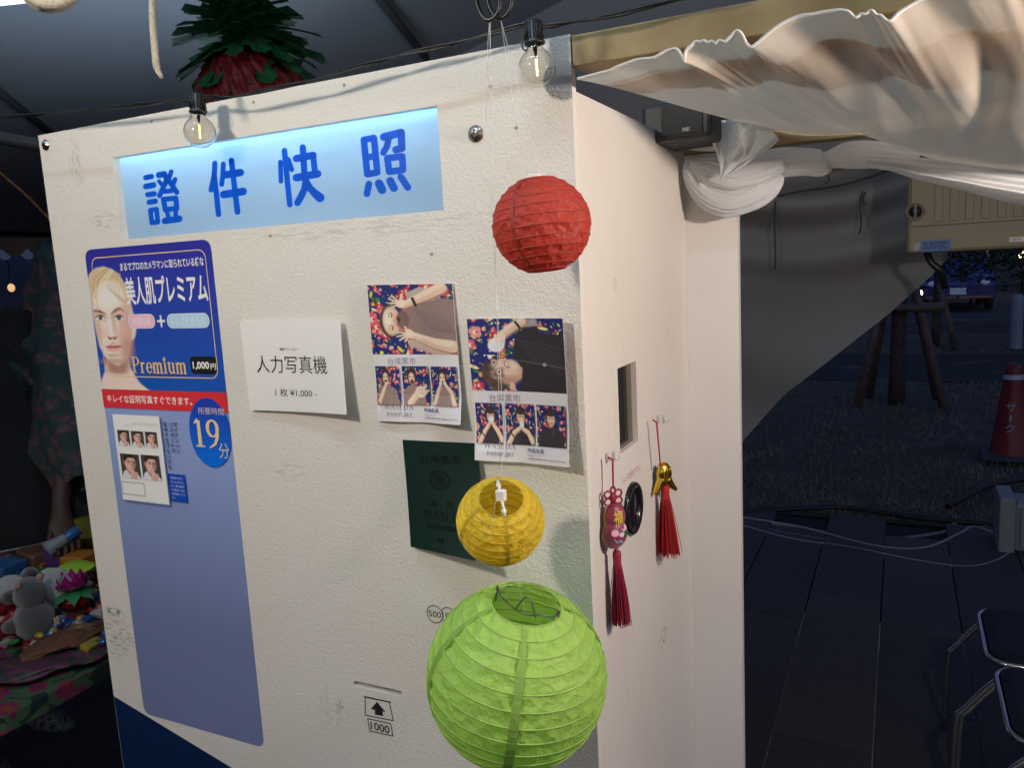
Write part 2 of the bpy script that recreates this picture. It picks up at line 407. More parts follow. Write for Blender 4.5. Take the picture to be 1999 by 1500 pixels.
for i, x in enumerate([(-.165+.3*k) for k in range(-7, 9)]):
    for j in range(-2, 7):
        y = .45+.6*j+(.3 if i % 2 else 0)
        if y+.3 > 4.10 or x < -2.3: continue
        spots.append((x, y))
for i, (x, y) in enumerate(spots):
    if i < 3: o = tm[i]
    else: o = tm[random.randrange(3)].copy(); COL.objects.link(o)
    o.location = (x, y, .02+random.uniform(-.0012, .0012)); o.rotation_euler = (random.uniform(-.002, .002), random.uniform(-.002, .002), 0)
b = MB()
for (x, y) in ((.885, 2.29), (1.785, 3.35), (1.42, 1.55)): b.box((x-.147, y-.035, .0035), (x+.147, y+.035, .006))
b.build('paver_strip', M('light_paver', (.10, .10, .10), .8, bump=(400, .5, .002)), paving)
# lawn behind, two pavings beyond it
lawn = MB(); lawn.grid(lambda a, c: (-8+20*a, 4.10+14.9*c, -.02+.015*vnoise(a*60, c*40)), 60, 40)
lawn.build('lawn', M('lawn_soil', (.075, .060, .046), .95, bump=(60, .8, .03), var=(3, .5, (.04, .045, .024))), kind='structure', base=(0, 8, 0))
gb = MB(); rg = random.Random(3); V = []; F = []
for k in range(26000):
    y = 4.12+10*rg.random()**1.7; x = -1.0+rg.random()*6.0*(.35+y/9)
    if 9.5 < y < 12.3: continue
    h = rg.uniform(.006, .045)*(1.6 if rg.random() < .08 else 1); g = rg.random()*6.28; ln = rg.uniform(.01, .09); wd = .0025+.0006*y/4
    dx, dy = math.cos(g), math.sin(g); n = len(V)
    V += [(x-dy*wd, y+dx*wd, -.01), (x+dy*wd, y-dx*wd, -.01), (x+dx*ln, y+dy*ln, h)]; F.append((n, n+1, n+2))
gb.add(V, F); gb.build('grass', M('dry_grass', (.24, .18, .115), .8, var=(2.2, .5, (.07, .085, .04))), kind='stuff', base=(0, 8, 0))
def slab_path(name, y0, y1, sx):
    t = thing(name, (0, y0, 0), kind='structure'); b = MB(); b.box((-6, y0, -.04), (12, y1, -.012)); b.build('bedding', M('joint_sand'), t)
    b = MB(); b.bbox((-sx/2+.005, -.49*(y1-y0)/2, -.012), (sx/2-.005, .49*(y1-y0)/2, .012), .004)
    p = None
    for i in range(int(9/sx)):
        for j in (0, 1):
            if p is None: p = b.build('slab', M('path_slab', (.48, .48, .48), .8, bump=(200, .3, .002)), t); o = p
            else: o = p.copy(); COL.objects.link(o)
            o.location = (-1.5+sx*i, (y1-y0)*(.25+.5*j), 0)
    return t
slab_path('footpath', 9.6, 12.25, .62)
slab_path('footpath', 15.6, 18.0, .9)
b = MB(); b.box((-20, 19.0, -.04), (30, 45, -.01)); b.build('road', M('asphalt', (.02, .02, .022), .85, bump=(90, .3, .004)), kind='structure', base=(0, 19, 0))

# ------------------------------------------------------------------ the photo booth
booth = thing('photo_booth', (.455, .25, 0), 'white home-made photo booth with a rough painted front board and blue lettered light box', 'photo booth')
def plate(axis_map, a0, b0, a1, b1, holes, th, mb=None):
    """board with rectangular holes: axis_map(a, b, depth)"""
    mb = mb or MB(); As = sorted({a0, a1, *[h[0] for h in holes], *[h[2] for h in holes]}); Bs = sorted({b0, b1, *[h[1] for h in holes], *[h[3] for h in holes]})
    def solid(a, b): return a0 < a < a1 and b0 < b < b1 and not any(h[0] < a < h[2] and h[1] < b < h[3] for h in holes)
    for i in range(len(As)-1):
        for j in range(len(Bs)-1):
            x0, x1, y0, y1 = As[i], As[i+1], Bs[j], Bs[j+1]; cx, cy = (x0+x1)/2, (y0+y1)/2
            if not solid(cx, cy): continue
            f = axis_map
            mb.add([f(x0, y0, 0), f(x1, y0, 0), f(x1, y1, 0), f(x0, y1, 0)], [(0, 1, 2, 3)])
            mb.add([f(x0, y0, th), f(x0, y1, th), f(x1, y1, th), f(x1, y0, th)], [(0, 1, 2, 3)])
            for (px, py, e0, e1) in ((x0-1e-6, cy, (x0, y1), (x0, y0)), (x1+1e-6, cy, (x1, y0), (x1, y1)), (cx, y0-1e-6, (x0, y0), (x1, y0)), (cx, y1+1e-6, (x1, y1), (x0, y1))):
                if not solid(px, py): mb.add([f(*e1, 0), f(*e0, 0), f(*e0, th), f(*e1, th)], [(0, 1, 2, 3)])
    return mb
def pc(u, v): p = onY(u, v, 0); return (p[0], p[2])
TOPZ = 1.8200
s0 = pc(219, 308); s1 = pc(866, 410)
SIGN = (s0[0], s1[1], s1[0], s0[1])
sl0 = pc(690, 1329); sl1 = pc(783, 1352)
SLOT = (sl0[0], sl0[1]-.0085, sl1[0], sl0[1]-.0005)
fb = plate(lambda a, b, d: (a, d, b), 0.0, .0, .911, TOPZ, [SIGN, SLOT], .012)
front = fb.build('front_board', BOARD, booth)
# recess liner of the sign and the lit acrylic sheet behind the opening
ACR = M('white_acrylic', (.60, .70, .80), .30, transl=.66)
b = MB(); b.box((SIGN[0]-.004, .0125, SIGN[1]-.004), (SIGN[2]+.004, .0150, SIGN[3]+.012)); sign = b.build('sign_panel', ACR, booth)
b = MB()
b.box((SIGN[0]-.006, .0, SIGN[1]), (SIGN[0]-.0002, .0118, SIGN[1]))
lb = MB()
x0, x1, z0, z1 = SIGN[0]-.03, SIGN[2]+.03, SIGN[1]-.03, SIGN[3]+.03
for a, c in (((x0, .070, z0), (x1, .074, z1)), ((x0, .0155, z0-.004), (x1, .074, z0)), ((x0, .0155, z1), (x1, .074, z1+.004)), ((x0-.004, .0155, z0-.004), (x0, .074, z1+.004)), ((x1, .0155, z0-.004), (x1+.004, .074, z1+.004))): lb.box(a, c)
lb.build('light_box', M('white_paint', (.82, .82, .82), .6), booth)
led = MB(); led.box((SIGN[0]+.0, .0170, SIGN[3]+.001), (SIGN[2], .0215, SIGN[3]+.006)); led.box((SIGN[0]+.0, .034, SIGN[3]+.004), (SIGN[2], .042, SIGN[3]+.009)); led.build('led_strip', M('led_emission', (.9, .95, 1), .4, emit=(.52, .84, 1.0), estr=82), booth)
# ---- the four large characters
BLUE = M('sign_blue_vinyl', (.003, .14, .80), .35, transl=.3)
def sgn(u, v): p = onY(u, v, .0125); return (p[0], p[2])
def glyph(ox, oy, sc, strokes):      # one character: round-ended strokes traced onto the acrylic's own plane
    lt = Print(lambda u, v, o: onY(u, v, .0125-o), step=.000006, off=.0002)
    for st in strokes:
        wd, pts, closed = st[0], st[1], len(st) > 2
        lt.stroke([(ox+x*sc, oy+y*sc) for x, y in pts], [x*sc for x in wd] if hasattr(wd, '__len__') else wd*sc, BLUE, closed)
    lt.build('character', sign)
glyph(270, 320, .08666, [(118, [(165, 308), (298, 280)]), (130, [(168, 508), (345, 475)]), (118, [(210, 692), (360, 670)]), (118, [(242, 862), (385, 838)]),
    (108, [(272, 1040), (412, 1018), (440, 1310), (305, 1328)], 1), (140, [(462, 250), (585, 225)]), (118, [(590, 228), (640, 330), (610, 430), (550, 560), (478, 712)]),
    (92, [(468, 392), (540, 480)]), (108, [(742, 172), (700, 300)]), (118, [(640, 300), (720, 420), (800, 540), (868, 640)]), (112, [(828, 348), (775, 470)]),
    (112, [(600, 620), (755, 600)]), (118, [(565, 800), (845, 770), (868, 1000), (608, 1030)], 1), (100, [(640, 1060), (680, 1210)]), (100, [(840, 1040), (842, 1190)]), (148, [(598, 1285), (925, 1235)])])
glyph(395, 295, .08666, [(120, [(282, 270), (272, 500), (240, 690), (196, 872)]), (124, [(270, 560), (310, 900), (365, 1428)]), (114, [(472, 288), (462, 540), (436, 748)]),
    (170, [(505, 535), (858, 480)]), (130, [(655, 208), (790, 1368)]), (178, [(482, 978), (918, 908)])])
glyph(535, 270, .09532, [(116, [(212, 250), (265, 800), (322, 1358)]), (96, [(130, 482), (140, 880)]), (100, [(290, 430), (362, 640)]), (130, [(588, 184), (620, 700), (655, 900)]),
    (150, [(455, 412), (800, 345)]), (126, [(800, 345), (840, 740)]), (160, [(458, 805), (892, 725)]), ([140, 140, 140, 140], [(655, 860), (622, 1040), (555, 1190), (478, 1318)]),
    ([130, 140, 170, 190], [(660, 880), (745, 1030), (855, 1140), (940, 1215)])])
glyph(695, 240, .10399, [(128, [(146, 315), (335, 280), (400, 925), (212, 962)], 1), (128, [(180, 650), (365, 618)]), (150, [(522, 262), (845, 180)]), (140, [(850, 185), (860, 470)]), (140, [(860, 475), (748, 500)]),
    (122, [(612, 300), (580, 440), (512, 558)]), (128, [(588, 660), (868, 625), (880, 880), (622, 915)], 1), (126, [(242, 1145), (205, 1330)]), (158, [(432, 1135), (490, 1258)]), (150, [(642, 1085), (712, 1222)]), (130, [(842, 1015), (972, 1208)])])
# ---- side board with the mirror slot and the lens
ya, yb, zb0, zb1 = .128, .208, 1.321, 1.435
sb = plate(lambda a, b, d: (.909-d, a, b), .0121, 0, .5078, 1.763, [(ya, zb0, yb, zb1)], .012)
sb.build('side_board', SMOOTH, booth)
b = MB(); b.box((.8965, ya-.012, zb0-.012), (.894, yb+.012, zb1+.012))
b.build('window_glass', M('dark_mirror', (.02, .022, .03), .06, spec=.8), booth)
b = MB()
for a, c in (((.8968, ya+.0003, zb0+.0003), (.9015, ya+.004, zb1-.0003)), ((.8968, yb-.022, zb0+.0003), (.9015, yb-.0003, zb1-.0003)), ((.8968, ya+.0043, zb0+.0003), (.9015, yb-.0223, zb0+.006))): b.box(a, c)
b.build('window_frame', M('brushed_bronze', (.22, .19, .14), .4, metal=.6), booth)
lens_c = np.array([.909, .170, 1.234])
b = MB(); b.lathe([(.037, .0002), (.037, .004), (.035, .006), (.029, .006), (.027, .003), (.026, .0012)], lens_c, (1, 0, 0), 48)
lr = b.build('lens_ring', M('black_gloss', (.010, .010, .011), .22), booth)
b = MB(); b.lathe([(.0268, .0012), (.020, .0022), (.012, .003), (.0005, .0034)], lens_c, (1, 0, 0), 40)
b.build('lens', M('lens_glass', (.010, .010, .014), .12, spec=.4), lr)
sp = Print(lambda a, b, o: (.909+o, a, b))
def sx(u, v): p = onX(u, v, .909); return (p[1], p[2])
t0 = sx(1217, 941); t1 = sx(1249, 913)
sp.text('レンズを見て下さい', t0[0], 1.2868, t1[0]+.002, 1.2775, (.50, .05, .06), .004); sp.build('lens_caption', booth)
# ---- rear body: column, back walls, plinth
b = MB(); b.box((.9092, .508, 0), (.996, .526, 1.742)); b.build('rear_column', M('white_column', (.74, .73, .71), .6, bump=(200, .08, .0006), var=(5, .06)), booth)
b = MB(); b.box((.02, .0125, 0), (.032, .96, 1.76)); b.box((.033, .948, 0), (.908, .96, 1.76)); b.build('hidden_wall', SMOOTH, booth)
# ---- blue corner stripe, printed marks
bp = Print(lambda a, b, o: (a, -o, b))
c0 = pc(224, 1361); c1 = pc(452, 1500); dz = (c1[1]-c0[1])/(c1[0]-c0[0])
bp.poly([(.0005, c0[1]+(.0005-c0[0])*dz), (.0005, .02), (.60, .02), (.60, c0[1]+(.60-c0[0])*dz)], M('blue_vinyl', (.002, .018, .075), .4, bump=(230, .1, .0008)))
bp.build('corner_stripe', booth)
mk = Print(lambda a, b, o: (a, -o, b)); INK = (.02, .02, .025)
def coin(u, v, r, txt):
    c = pc(u, v); o = [(c[0]+r*math.cos(k*.1745), c[1]+r*math.sin(k*.1745)) for k in range(36)]; i = [(c[0]+(r-.0013)*math.cos(k*.1745), c[1]+(r-.0013)*math.sin(k*.1745)) for k in range(36)]
    mk.ellipse(c[0], c[1], r-.0002, r-.0002, (.7, .68, .64)); mk.ring(o, i, INK); mk.text(txt, c[0]-r*.75, c[1]+r*.34, c[0]+r*.75, c[1]-r*.34, INK, .01)
coin(875, 1203, .0120, '100'); coin(849, 1200, .0128, '500')
def oline(pts, wd, closed=True): mk.stroke([pc(*p) for p in pts], wd, INK, closed)
oline([(713, 1362), (760, 1372), (768, 1408), (713, 1397)], .0016); oline([(711, 1361), (763, 1372)], .0018, False)
oline([(718, 1404), (763, 1414), (767, 1438), (722, 1428)], .0016)
mk.poly([pc(*p) for p in ((736, 1371), (753, 1391), (747, 1390), (748, 1399), (732, 1396), (732, 1387), (724, 1385))], INK)
c = pc(742, 1421.5); mk.text('1000', c[0]-.0165, c[1]+.0062, c[0]+.0165, c[1]-.0062, INK, .016)
mk.build('printed_marks', booth)
# screws
def screw(u, v, r):
    p = onY(u, v, 0); b = MB(); b.lathe([(r*1.25, .0002), (r*1.25, .0012), (r, .0014), (r*.92, .003), (r*.6, .0042), (.00005, .0046)], p, (0, -1, 0), 28); o = b.build('screw', STEEL, booth)
    b = MB()
    for dx, dz in ((r*.6, r*.13), (r*.13, r*.6)): b.box((p[0]-dx, -.0050, p[2]-dz), (p[0]+dx, -.0044-(.0001 if dx > dz else 0), p[2]+dz))
    b.build('screw_slot', BLACKP, o)
screw(90, 283, .0068); screw(929, 261, .0078)
for (u, v) in ((296, 237), (672, 166), (495, 199), (1008, 249), (843, 496), (528, 460), (958, 168)):
    p = onY(u, v, 0); b = MB(); b.lathe([(.0024, .0002), (.0016, .0006), (.0003, .0008)], p, (0, -1, 0), 12); b.build('nail_head', M('nail_grey', (.35, .32, .26), .5), booth)
# clear stick-on hooks on the side board, one of them empty
def clear_hook(y, z, label):
    b = MB(); b.bbox((.9092, y-.004, z-.006), (.9112, y+.004, z+.007), .0009)
    b.tube([(.911, y, z-.002), (.916, y, z-.004), (.918, y, z-.001), (.9175, y, z+.002)], .0011, 6)
    return b.build('wall_hook', CLEAR, None, label=label, cat='hook')
hk1 = sx(1196, 893); hk2 = sx(1283, 819); hk0 = sx(1183, 895); hk3 = sx(1294, 820)
clear_hook(hk1[0], hk1[1], 'clear adhesive hook that holds the red gourd charm'); clear_hook(hk2[0], hk2[1], 'clear adhesive hook that holds the gold fish charm')
clear_hook(hk0[0], hk0[1], 'small empty clear hook left of the gourd charm'); clear_hook(hk3[0], hk3[1], 'small empty clear hook right of the gold fish charm')

# ------------------------------------------------------------------ tall advertising poster
pr = lambda a, b, o: (a, -o, b)
pT = pc(166, 488); pR = pc(412, 470); pBL = pc(284, 1397); pBR = pc(515, 1458)
px0, px1, pz1, pz0 = (pT[0]+pc(278, 1371)[0])/2, (pR[0]+pBR[0])/2, pT[1], (pBL[1]+pBR[1])/2
poster = thing('poster', (px0, 0, pz0), 'tall blue and lavender photo-studio poster with a blonde portrait, left on the board', 'poster')
sheet = Print(pr, off=.0002); sheet.rect(px0, pz1, px1, pz0, M('lavender_vinyl', (.19, .23, .43), .38, bump=(230, .12, .0008)), .014); sheet.build('sheet', poster)
cvl = Canvas(60, 170, (0, 0, 0)); cvl.grad((.185, .228, .43), (.29, .39, .72), 0, .66, 0, .12); lz1 = pc(300, 790)[1]
for j in range(170):
    for i in range(60):
        x, z = i/59*(px1-px0), (1-j/169)*(lz1-pz0)
        if z < .014 and (x < .014 or x > px1-px0-.014) and math.hypot(x-(.014 if x < .014 else px1-px0-.014), z-.014) > .0143: cvl.mask[j, i] = False
cvl.mesh(lambda a, b, o: (px0+a*(px1-px0), -o, lz1-b*(lz1-pz0)), .38, 'lower_field', poster, .0003)
pw = px1-px0
def po(u, v): return pc(u, v)
zb_top = pc(320, 763)[1]; zb_bot = pc(290, 799)[1]
# upper picture: blue field with the portrait
W_, H_ = 150, 186
cv = Canvas(W_, H_, (0, 0, 0)); cv.grad((.035, .032, .36), (.012, .105, .50))
h_ = (pz1-zb_top)
SK, SKs, SKd, HAIR = A(222, 192, 170), A(196, 152, 130), A(170, 116, 98), A(196, 166, 126)
def F(u, v): c = pc(u, v); return ((c[0]-px0)/pw, (pz1-c[1])/h_)
def FP(l): return [F(160+x*.21337, 460+y*.21333) for x, y in l]       # enlarged-photo coordinates
cv.poly(FP([(225, 1130), (430, 1120), (445, 1200), (520, 1340), (600, 1400), (640, 1425), (185, 1425), (185, 1330), (215, 1250)]), SK, .012)
cv.poly(FP([(225, 1140), (430, 1120), (440, 1200), (400, 1290), (320, 1310), (240, 1240)]), A(150, 95, 80), .06, .85)
cv.poly(FP([(215, 1260), (470, 1270), (560, 1390), (600, 1425), (190, 1425), (190, 1335)]), A(216, 186, 166), .03)
cv.poly(FP([(52, 420), (75, 350), (130, 300), (205, 285), (280, 310), (350, 370), (400, 450), (440, 560), (465, 680), (500, 830), (490, 900), (470, 960), (450, 950), (440, 1080), (410, 1150), (340, 1190), (270, 1165), (215, 1110), (165, 1010), (130, 860), (95, 650)]), (.72, .66, .62), .010)
cv.poly(FP([(60, 425), (82, 355), (135, 308), (205, 293), (275, 318), (345, 378), (392, 455), (430, 565), (455, 690), (400, 700), (120, 640), (100, 640)]), HAIR, .014)
for k in range(9): cv.line(FP([(230+10*k, 310+6*k), (160+14*k, 380+5*k), (110+12*k, 520-3*k)]), .008, random.choice([A(170, 125, 80), A(235, 205, 160), A(190, 150, 100)]), .012, .6)
cv.poly(FP([(105, 560), (130, 480), (210, 420), (290, 400), (340, 430), (380, 520), (425, 640), (445, 760), (455, 880), (440, 1000), (420, 1100), (390, 1145), (335, 1175), (275, 1155), (222, 1100), (180, 1010), (145, 860), (118, 700)]), SK, .016)
cv.poly(FP([(400, 560), (435, 660), (460, 900), (430, 1090), (390, 1150), (405, 900), (395, 700)]), SKs, .06, .8)
cv.poly(FP([(460, 840), (500, 850), (490, 920), (470, 960), (455, 940)]), A(235, 190, 170), .014)
cv.line(FP([(118, 690), (165, 695), (210, 715)]), [.016, .022, .012], A(96, 66, 48), .012); cv.line(FP([(278, 712), (320, 680), (350, 668), (388, 690)]), [.012, .024, .020, .006], A(120, 85, 60), .012)
def E_(x, y, rx, ry, c, op, soft=.9, rot=0): cv.ell(*F(160+x*.21337, 460+y*.21333), rx, ry, c, rot, soft, op)
E_(400, 850, .05, .17, A(186, 136, 114), .55); E_(410, 1040, .06, .10, A(176, 124, 104), .6); E_(150, 830, .02, .12, A(190, 140, 118), .5); E_(300, 1150, .12, .02, A(170, 116, 98), .6)
E_(370, 890, .05, .045, A(226, 158, 136), .55); E_(190, 890, .04, .04, A(226, 158, 136), .45); E_(250, 560, .10, .07, A(240, 216, 194), .7); E_(262, 830, .012, .07, A(242, 220, 200), .8); E_(300, 830, .018, .06, A(190, 140, 118), .5)
E_(215, 745, .018, .03, A(176, 122, 102), .6); E_(290, 745, .018, .03, A(176, 122, 102), .6); E_(290, 1095, .05, .012, A(180, 126, 106), .6); E_(290, 985, .02, .012, A(184, 132, 112), .5)
for k in range(26):
    t_ = k/25; cv.line(FP([(236-4*k*.3+6*k, 300+2.2*k), (120+9*k, 380+7*k), (95+8*k if k < 10 else 250+8*k, 560+3*k)]), .005, random.choice([A(150, 112, 74), A(216, 190, 150), A(176, 140, 96), A(232, 212, 176)]), .008, .45)
for cx in (172, 342):
    cv.ell(*F(160+cx*.21337, 460+745*.21333), .062, .026, A(205, 150, 130), soft=.8, op=.8); cv.ell(*F(160+cx*.21337, 460+750*.21333), .050, .016, A(235, 228, 222), soft=.3)
    cv.ell(*F(160+cx*.21337, 460+750*.21333), .020, .018, A(70, 75, 80), soft=.3); cv.line(FP([(cx-44, 752), (cx-20, 732), (cx+15, 730), (cx+42, 750)]), .009, A(70, 50, 45), .006)
cv.poly(FP([(222, 740), (250, 735), (262, 900), (240, 930)]), A(225, 185, 160), .03, .6); cv.line(FP([(245, 925), (258, 945), (285, 935), (305, 945), (322, 922)]), .010, A(150, 90, 75), .012)
cv.ell(*F(160+262*.21337, 460+940*.21333), .012, .008, A(110, 60, 50), soft=.6); cv.ell(*F(160+305*.21337, 460+940*.21333), .012, .008, A(110, 60, 50), soft=.6)
cv.poly(FP([(225, 1018), (265, 998), (290, 1006), (318, 998), (362, 1012), (325, 1050), (290, 1062), (255, 1045)]), A(196, 110, 104), .012); cv.line(FP([(225, 1018), (290, 1020), (362, 1012)]), .007, A(120, 50, 50), .006); cv.ell(*F(160+290*.21337, 460+1045*.21333), .05, .012, A(226, 150, 142), soft=.8)
rad = .014
for j in range(H_):
    for i in range(W_):
        x, z = i/(W_-1)*pw, j/(H_-1)*h_
        if z < rad and (x < rad or x > pw-rad):
            cx = rad if x < rad else pw-rad
            if math.hypot(x-cx, z-rad) > rad: cv.mask[j, i] = False
cv.mesh(lambda a, b, o: (px0+a*pw, -o, pz1-b*h_), .35, 'portrait', poster, .0004)
pp = Print(pr, off=.0006)
GOLD = A(200, 165, 120)
ox0, oz1 = px0+.013, pz1-.013; oz0 = pc(330, 738)[1]
o_ = rrect(ox0, oz1, px1-.012, oz0, .014); i_ = rrect(ox0+.0016, oz1-.0016, px1-.0136, oz0+.0016, .0124); pp.ring(o_, i_, GOLD)
def tx(body, u0, v0, u1, v1, c, bold=0): a = pc(u0, v0); b = pc(u1, v1); pp.text(body, a[0], a[1], b[0], b[1], c, bold)
WHITE = (.88, .86, .83)
tx('まるでプロのカメラマンに取られている様な', 234, 513, 399, 519, WHITE, .018)
a = pc(242, 540); c = pc(408, 588); pp.text('美人肌プレミアム', a[0], pc(330, 536)[1], c[0], pc(330, 594)[1], WHITE, .022)
def pill(u0, v0, u1, v1, c, body):
    a = pc(u0, v0); b = pc(u1, v1); r_ = abs(a[1]-b[1])*.48; pp.rect(a[0], a[1], b[0], b[1], (.8, .8, .82), r_); pp.rect(a[0]+.001, a[1]-.001, b[0]-.001, b[1]+.001, c, r_-.001)
    m = (a[1]+b[1])/2; pp.text(body, a[0]+.009, m+.0068, b[0]-.009, m-.0068, (.85, .84, .86))
pill(249, 614, 305, 641, A(232, 160, 168), '笑顔効果'); pill(325, 613, 411, 640, A(160, 184, 218), 'レンズを見る力')
c = pc(315, 627); pp.rect(c[0]-.0085, c[1]+.0018, c[0]+.0085, c[1]-.0018, WHITE); pp.rect(c[0]-.0018, c[1]+.009, c[0]+.0018, c[1]-.009, WHITE)
a = pc(371, 696); b_ = pc(425, 731); pp.rect(a[0], a[1], b_[0], b_[1], (.012, .014, .02), .006)
tx('1,000', 376, 706, 410, 723, WHITE, .03); tx('円', 411, 710, 423, 722, WHITE, .02)
# serif lettering drawn from thick and thin strokes
TH, TN = .135, .045
def arc(cx, cy, rx, ry, g0, g1, n=10, thin=TN, thick=TH):
    o = []
    for k in range(n+1):
        g = math.radians(g0+(g1-g0)*k/n); o.append((cx+rx*math.cos(g), cy+ry*math.sin(g), thin+(thick-thin)*abs(math.cos(g))**1.3))
    return o
def ser(x, y, w=.15): return [(x-w, y, TN), (x+w, y, TN)]
def stem(x, y0, y1): return [(x, y0, TH), (x, y1, TH)]
SERIF = {
 'P': (.62, [stem(.17, .02, .70), ser(.17, .02), ser(.14, .70, .12), [(.17, .70, TN), (.32, .70, TN)], arc(.32, .53, .20, .17, 90, -90), [(.32, .36, TN), (.17, .36, TN)]]),
 'R': (.68, [stem(.17, .02, .70), ser(.17, .02), ser(.14, .70, .12), [(.17, .70, TN), (.32, .70, TN)], arc(.32, .54, .18, .16, 90, -90), [(.32, .38, TN), (.17, .38, TN)], [(.32, .38, TH*.8), (.58, .02, TH)], ser(.60, .02, .08)]),
 'r': (.42, [stem(.13, .02, .46), ser(.13, .02, .12), ser(.10, .46, .08), [(.15, .36, TN), (.24, .45, TH*.7), (.34, .44, TH*.9)]]),
 'e': (.46, [arc(.24, .24, .17, .225, 0, 315), [(.08, .26, TN), (.40, .26, TN)]]),
 'm': (.80, [stem(.13, .02, .46), ser(.13, .02, .11), ser(.10, .46, .08), [(.17, .38, TN), (.27, .46, TH*.7), (.37, .40, TH), (.38, .02, TH)], ser(.38, .02, .10), [(.42, .38, TN), (.52, .46, TH*.7), (.63, .40, TH), (.64, .02, TH)], ser(.64, .02, .11)]),
 'i': (.28, [stem(.13, .02, .46), ser(.13, .02, .12), ser(.10, .46, .08)]),
 'u': (.56, [ser(.10, .46, .08), [(.14, .46, TH), (.14, .14, TH), (.20, .03, TH*.8), (.32, .03, TH*.5), (.40, .12, TN)], ser(.38, .46, .08), stem(.42, .02, .46), ser(.46, .02, .08)]),
 '1': (.44, [stem(.22, .02, .68), ser(.22, .02, .16), [(.06, .60, TN), (.20, .70, TH*.8)]]),
 '9': (.54, [arc(.26, .49, .17, .205, -60, 300, 18), [(.43, .49, TH), (.41, .28, TH*.9), (.31, .10, TH*.7), (.12, .0, TN)]]),
 'W': (.94, [[(.10, .70, TH), (.30, .02, TH)], [(.30, .02, TN), (.48, .66, TN)], [(.48, .70, TH), (.68, .02, TH)], [(.68, .02, TN), (.86, .70, TN)], ser(.10, .70, .10), ser(.48, .70, .09), ser(.86, .70, .08)]),
 'A': (.70, [[(.10, .02, TN), (.34, .70, TN)], [(.34, .70, TH), (.58, .02, TH)], [(.19, .24, TN), (.48, .24, TN)], ser(.10, .02, .09), ser(.58, .02, .11)]),
 'S': (.50, [[(.40, .56, TN), (.38, .66, TN), (.25, .71, TN), (.12, .64, TH*.7), (.11, .52, TH), (.24, .40, TH), (.38, .30, TH), (.40, .16, TH*.8), (.28, .02, TN), (.14, .03, TN), (.09, .16, TN)]]),
 'E': (.60, [stem(.17, .02, .70), ser(.15, .02, .12), ser(.15, .70, .12), [(.17, .70, TN), (.48, .70, TN), (.49, .56, TN)], [(.17, .37, TN), (.38, .37, TN)], [(.17, .02, TN), (.50, .02, TN), (.53, .18, TN)]]),
 'D': (.70, [stem(.17, .02, .70), ser(.14, .02, .10), ser(.14, .70, .10), [(.17, .70, TN), (.30, .70, TN)], arc(.30, .36, .30, .34, 90, -90, 14), [(.30, .02, TN), (.17, .02, TN)]]),
 'O': (.72, [arc(.35, .36, .26, .345, 0, 360, 24)]),
 'T': (.62, [stem(.30, .02, .70), ser(.30, .02), [(.08, .54, TN), (.09, .70, TN), (.51, .70, TN), (.52, .54, TN)]])}
def serif(pt, body, a0, b0, a1, b1, c):
    """b0 top of the capitals, b1 base line"""
    tot = sum(SERIF[ch][0] for ch in body); kx = (a1-a0)/tot; kz = (b0-b1)/.72; x = a0; kw = (abs(kx)+abs(kz))/2*.85
    for ch in body:
        for st in SERIF[ch][1]: pt.stroke([(x+p[0]*kx, b1+p[1]*kz) for p in st], [p[2]*kw for p in st], c, cap=len(st) > 3)
        x += SERIF[ch][0]*kx
pp.step = .000008
a = pc(256, 699); c = pc(368, 729); serif(pp, 'Premium', a[0], a[1]+.002, c[0], pc(300, 729)[1], A(205, 165, 110))
c = pc(322, 702); pp.poly([(c[0]+.0042*(1 if k % 2 == 0 else .42)*math.sin(k*math.pi/5), c[1]+.0055*(1 if k % 2 == 0 else .42)*math.cos(k*math.pi/5)) for k in range(10)], A(205, 165, 110))
pp.step = .000006
pp.rect(px0, zb_top, px1, zb_bot, A(196, 44, 48)); a = pc(211, 772); c = pc(374, 793)
pp.text('キレイな証明写真すぐできます。', pc(211, 780)[0], zb_top-.0085, pc(377, 790)[0], zb_bot+.0085, WHITE, .012)
# round badge, cut by the poster's right edge
cc = pc(428, 846); rx = px1-cc[0]
bx, bz0, bz1 = pc(372, 846)[0], pc(415, 777)[1], pc(432, 914)[1]; ra = (bz0-bz1)/2; ca = bx+ra*.80; cb = (bz0+bz1)/2
pts = [(min(px1, ca+ra*.80*math.cos(k*.1)), cb+ra*math.sin(k*.1)) for k in range(63)]
cvb = Canvas(50, 70, (0, 0, 0)); cvb.grad(A(30, 50, 140), A(8, 100, 190))
for j in range(70):
    for i in range(50):
        x = bx+(px1-bx)*i/49; z = bz0-(bz0-bz1)*j/69
        if ((x-ca)/(ra*.80))**2+((z-cb)/ra)**2 > 1.0: cvb.mask[j, i] = False
pp.poly(pts, A(20, 70, 160))
cvb.mesh(lambda a, b, o: (bx+(px1-bx)*a, -o, bz0-(bz0-bz1)*b), .35, 'badge', poster, pp.off+.0003); pp.off += .0006
BG = A(206, 176, 130)
a = pc(388, 795); c = pc(440, 811); pp.text('所要時間', a[0], a[1], c[0], c[1], A(190, 170, 160))
pp.step = .000008; serif(pp, '19', pc(383, 845)[0]-.004, pc(400, 818)[1], pc(430, 850)[0]+.004, pc(405, 873)[1], A(214, 180, 130)); pp.step = .000006
a = pc(428, 865); c = pc(452, 896); pp.text('分', a[0], a[1], c[0], c[1], A(195, 175, 150))
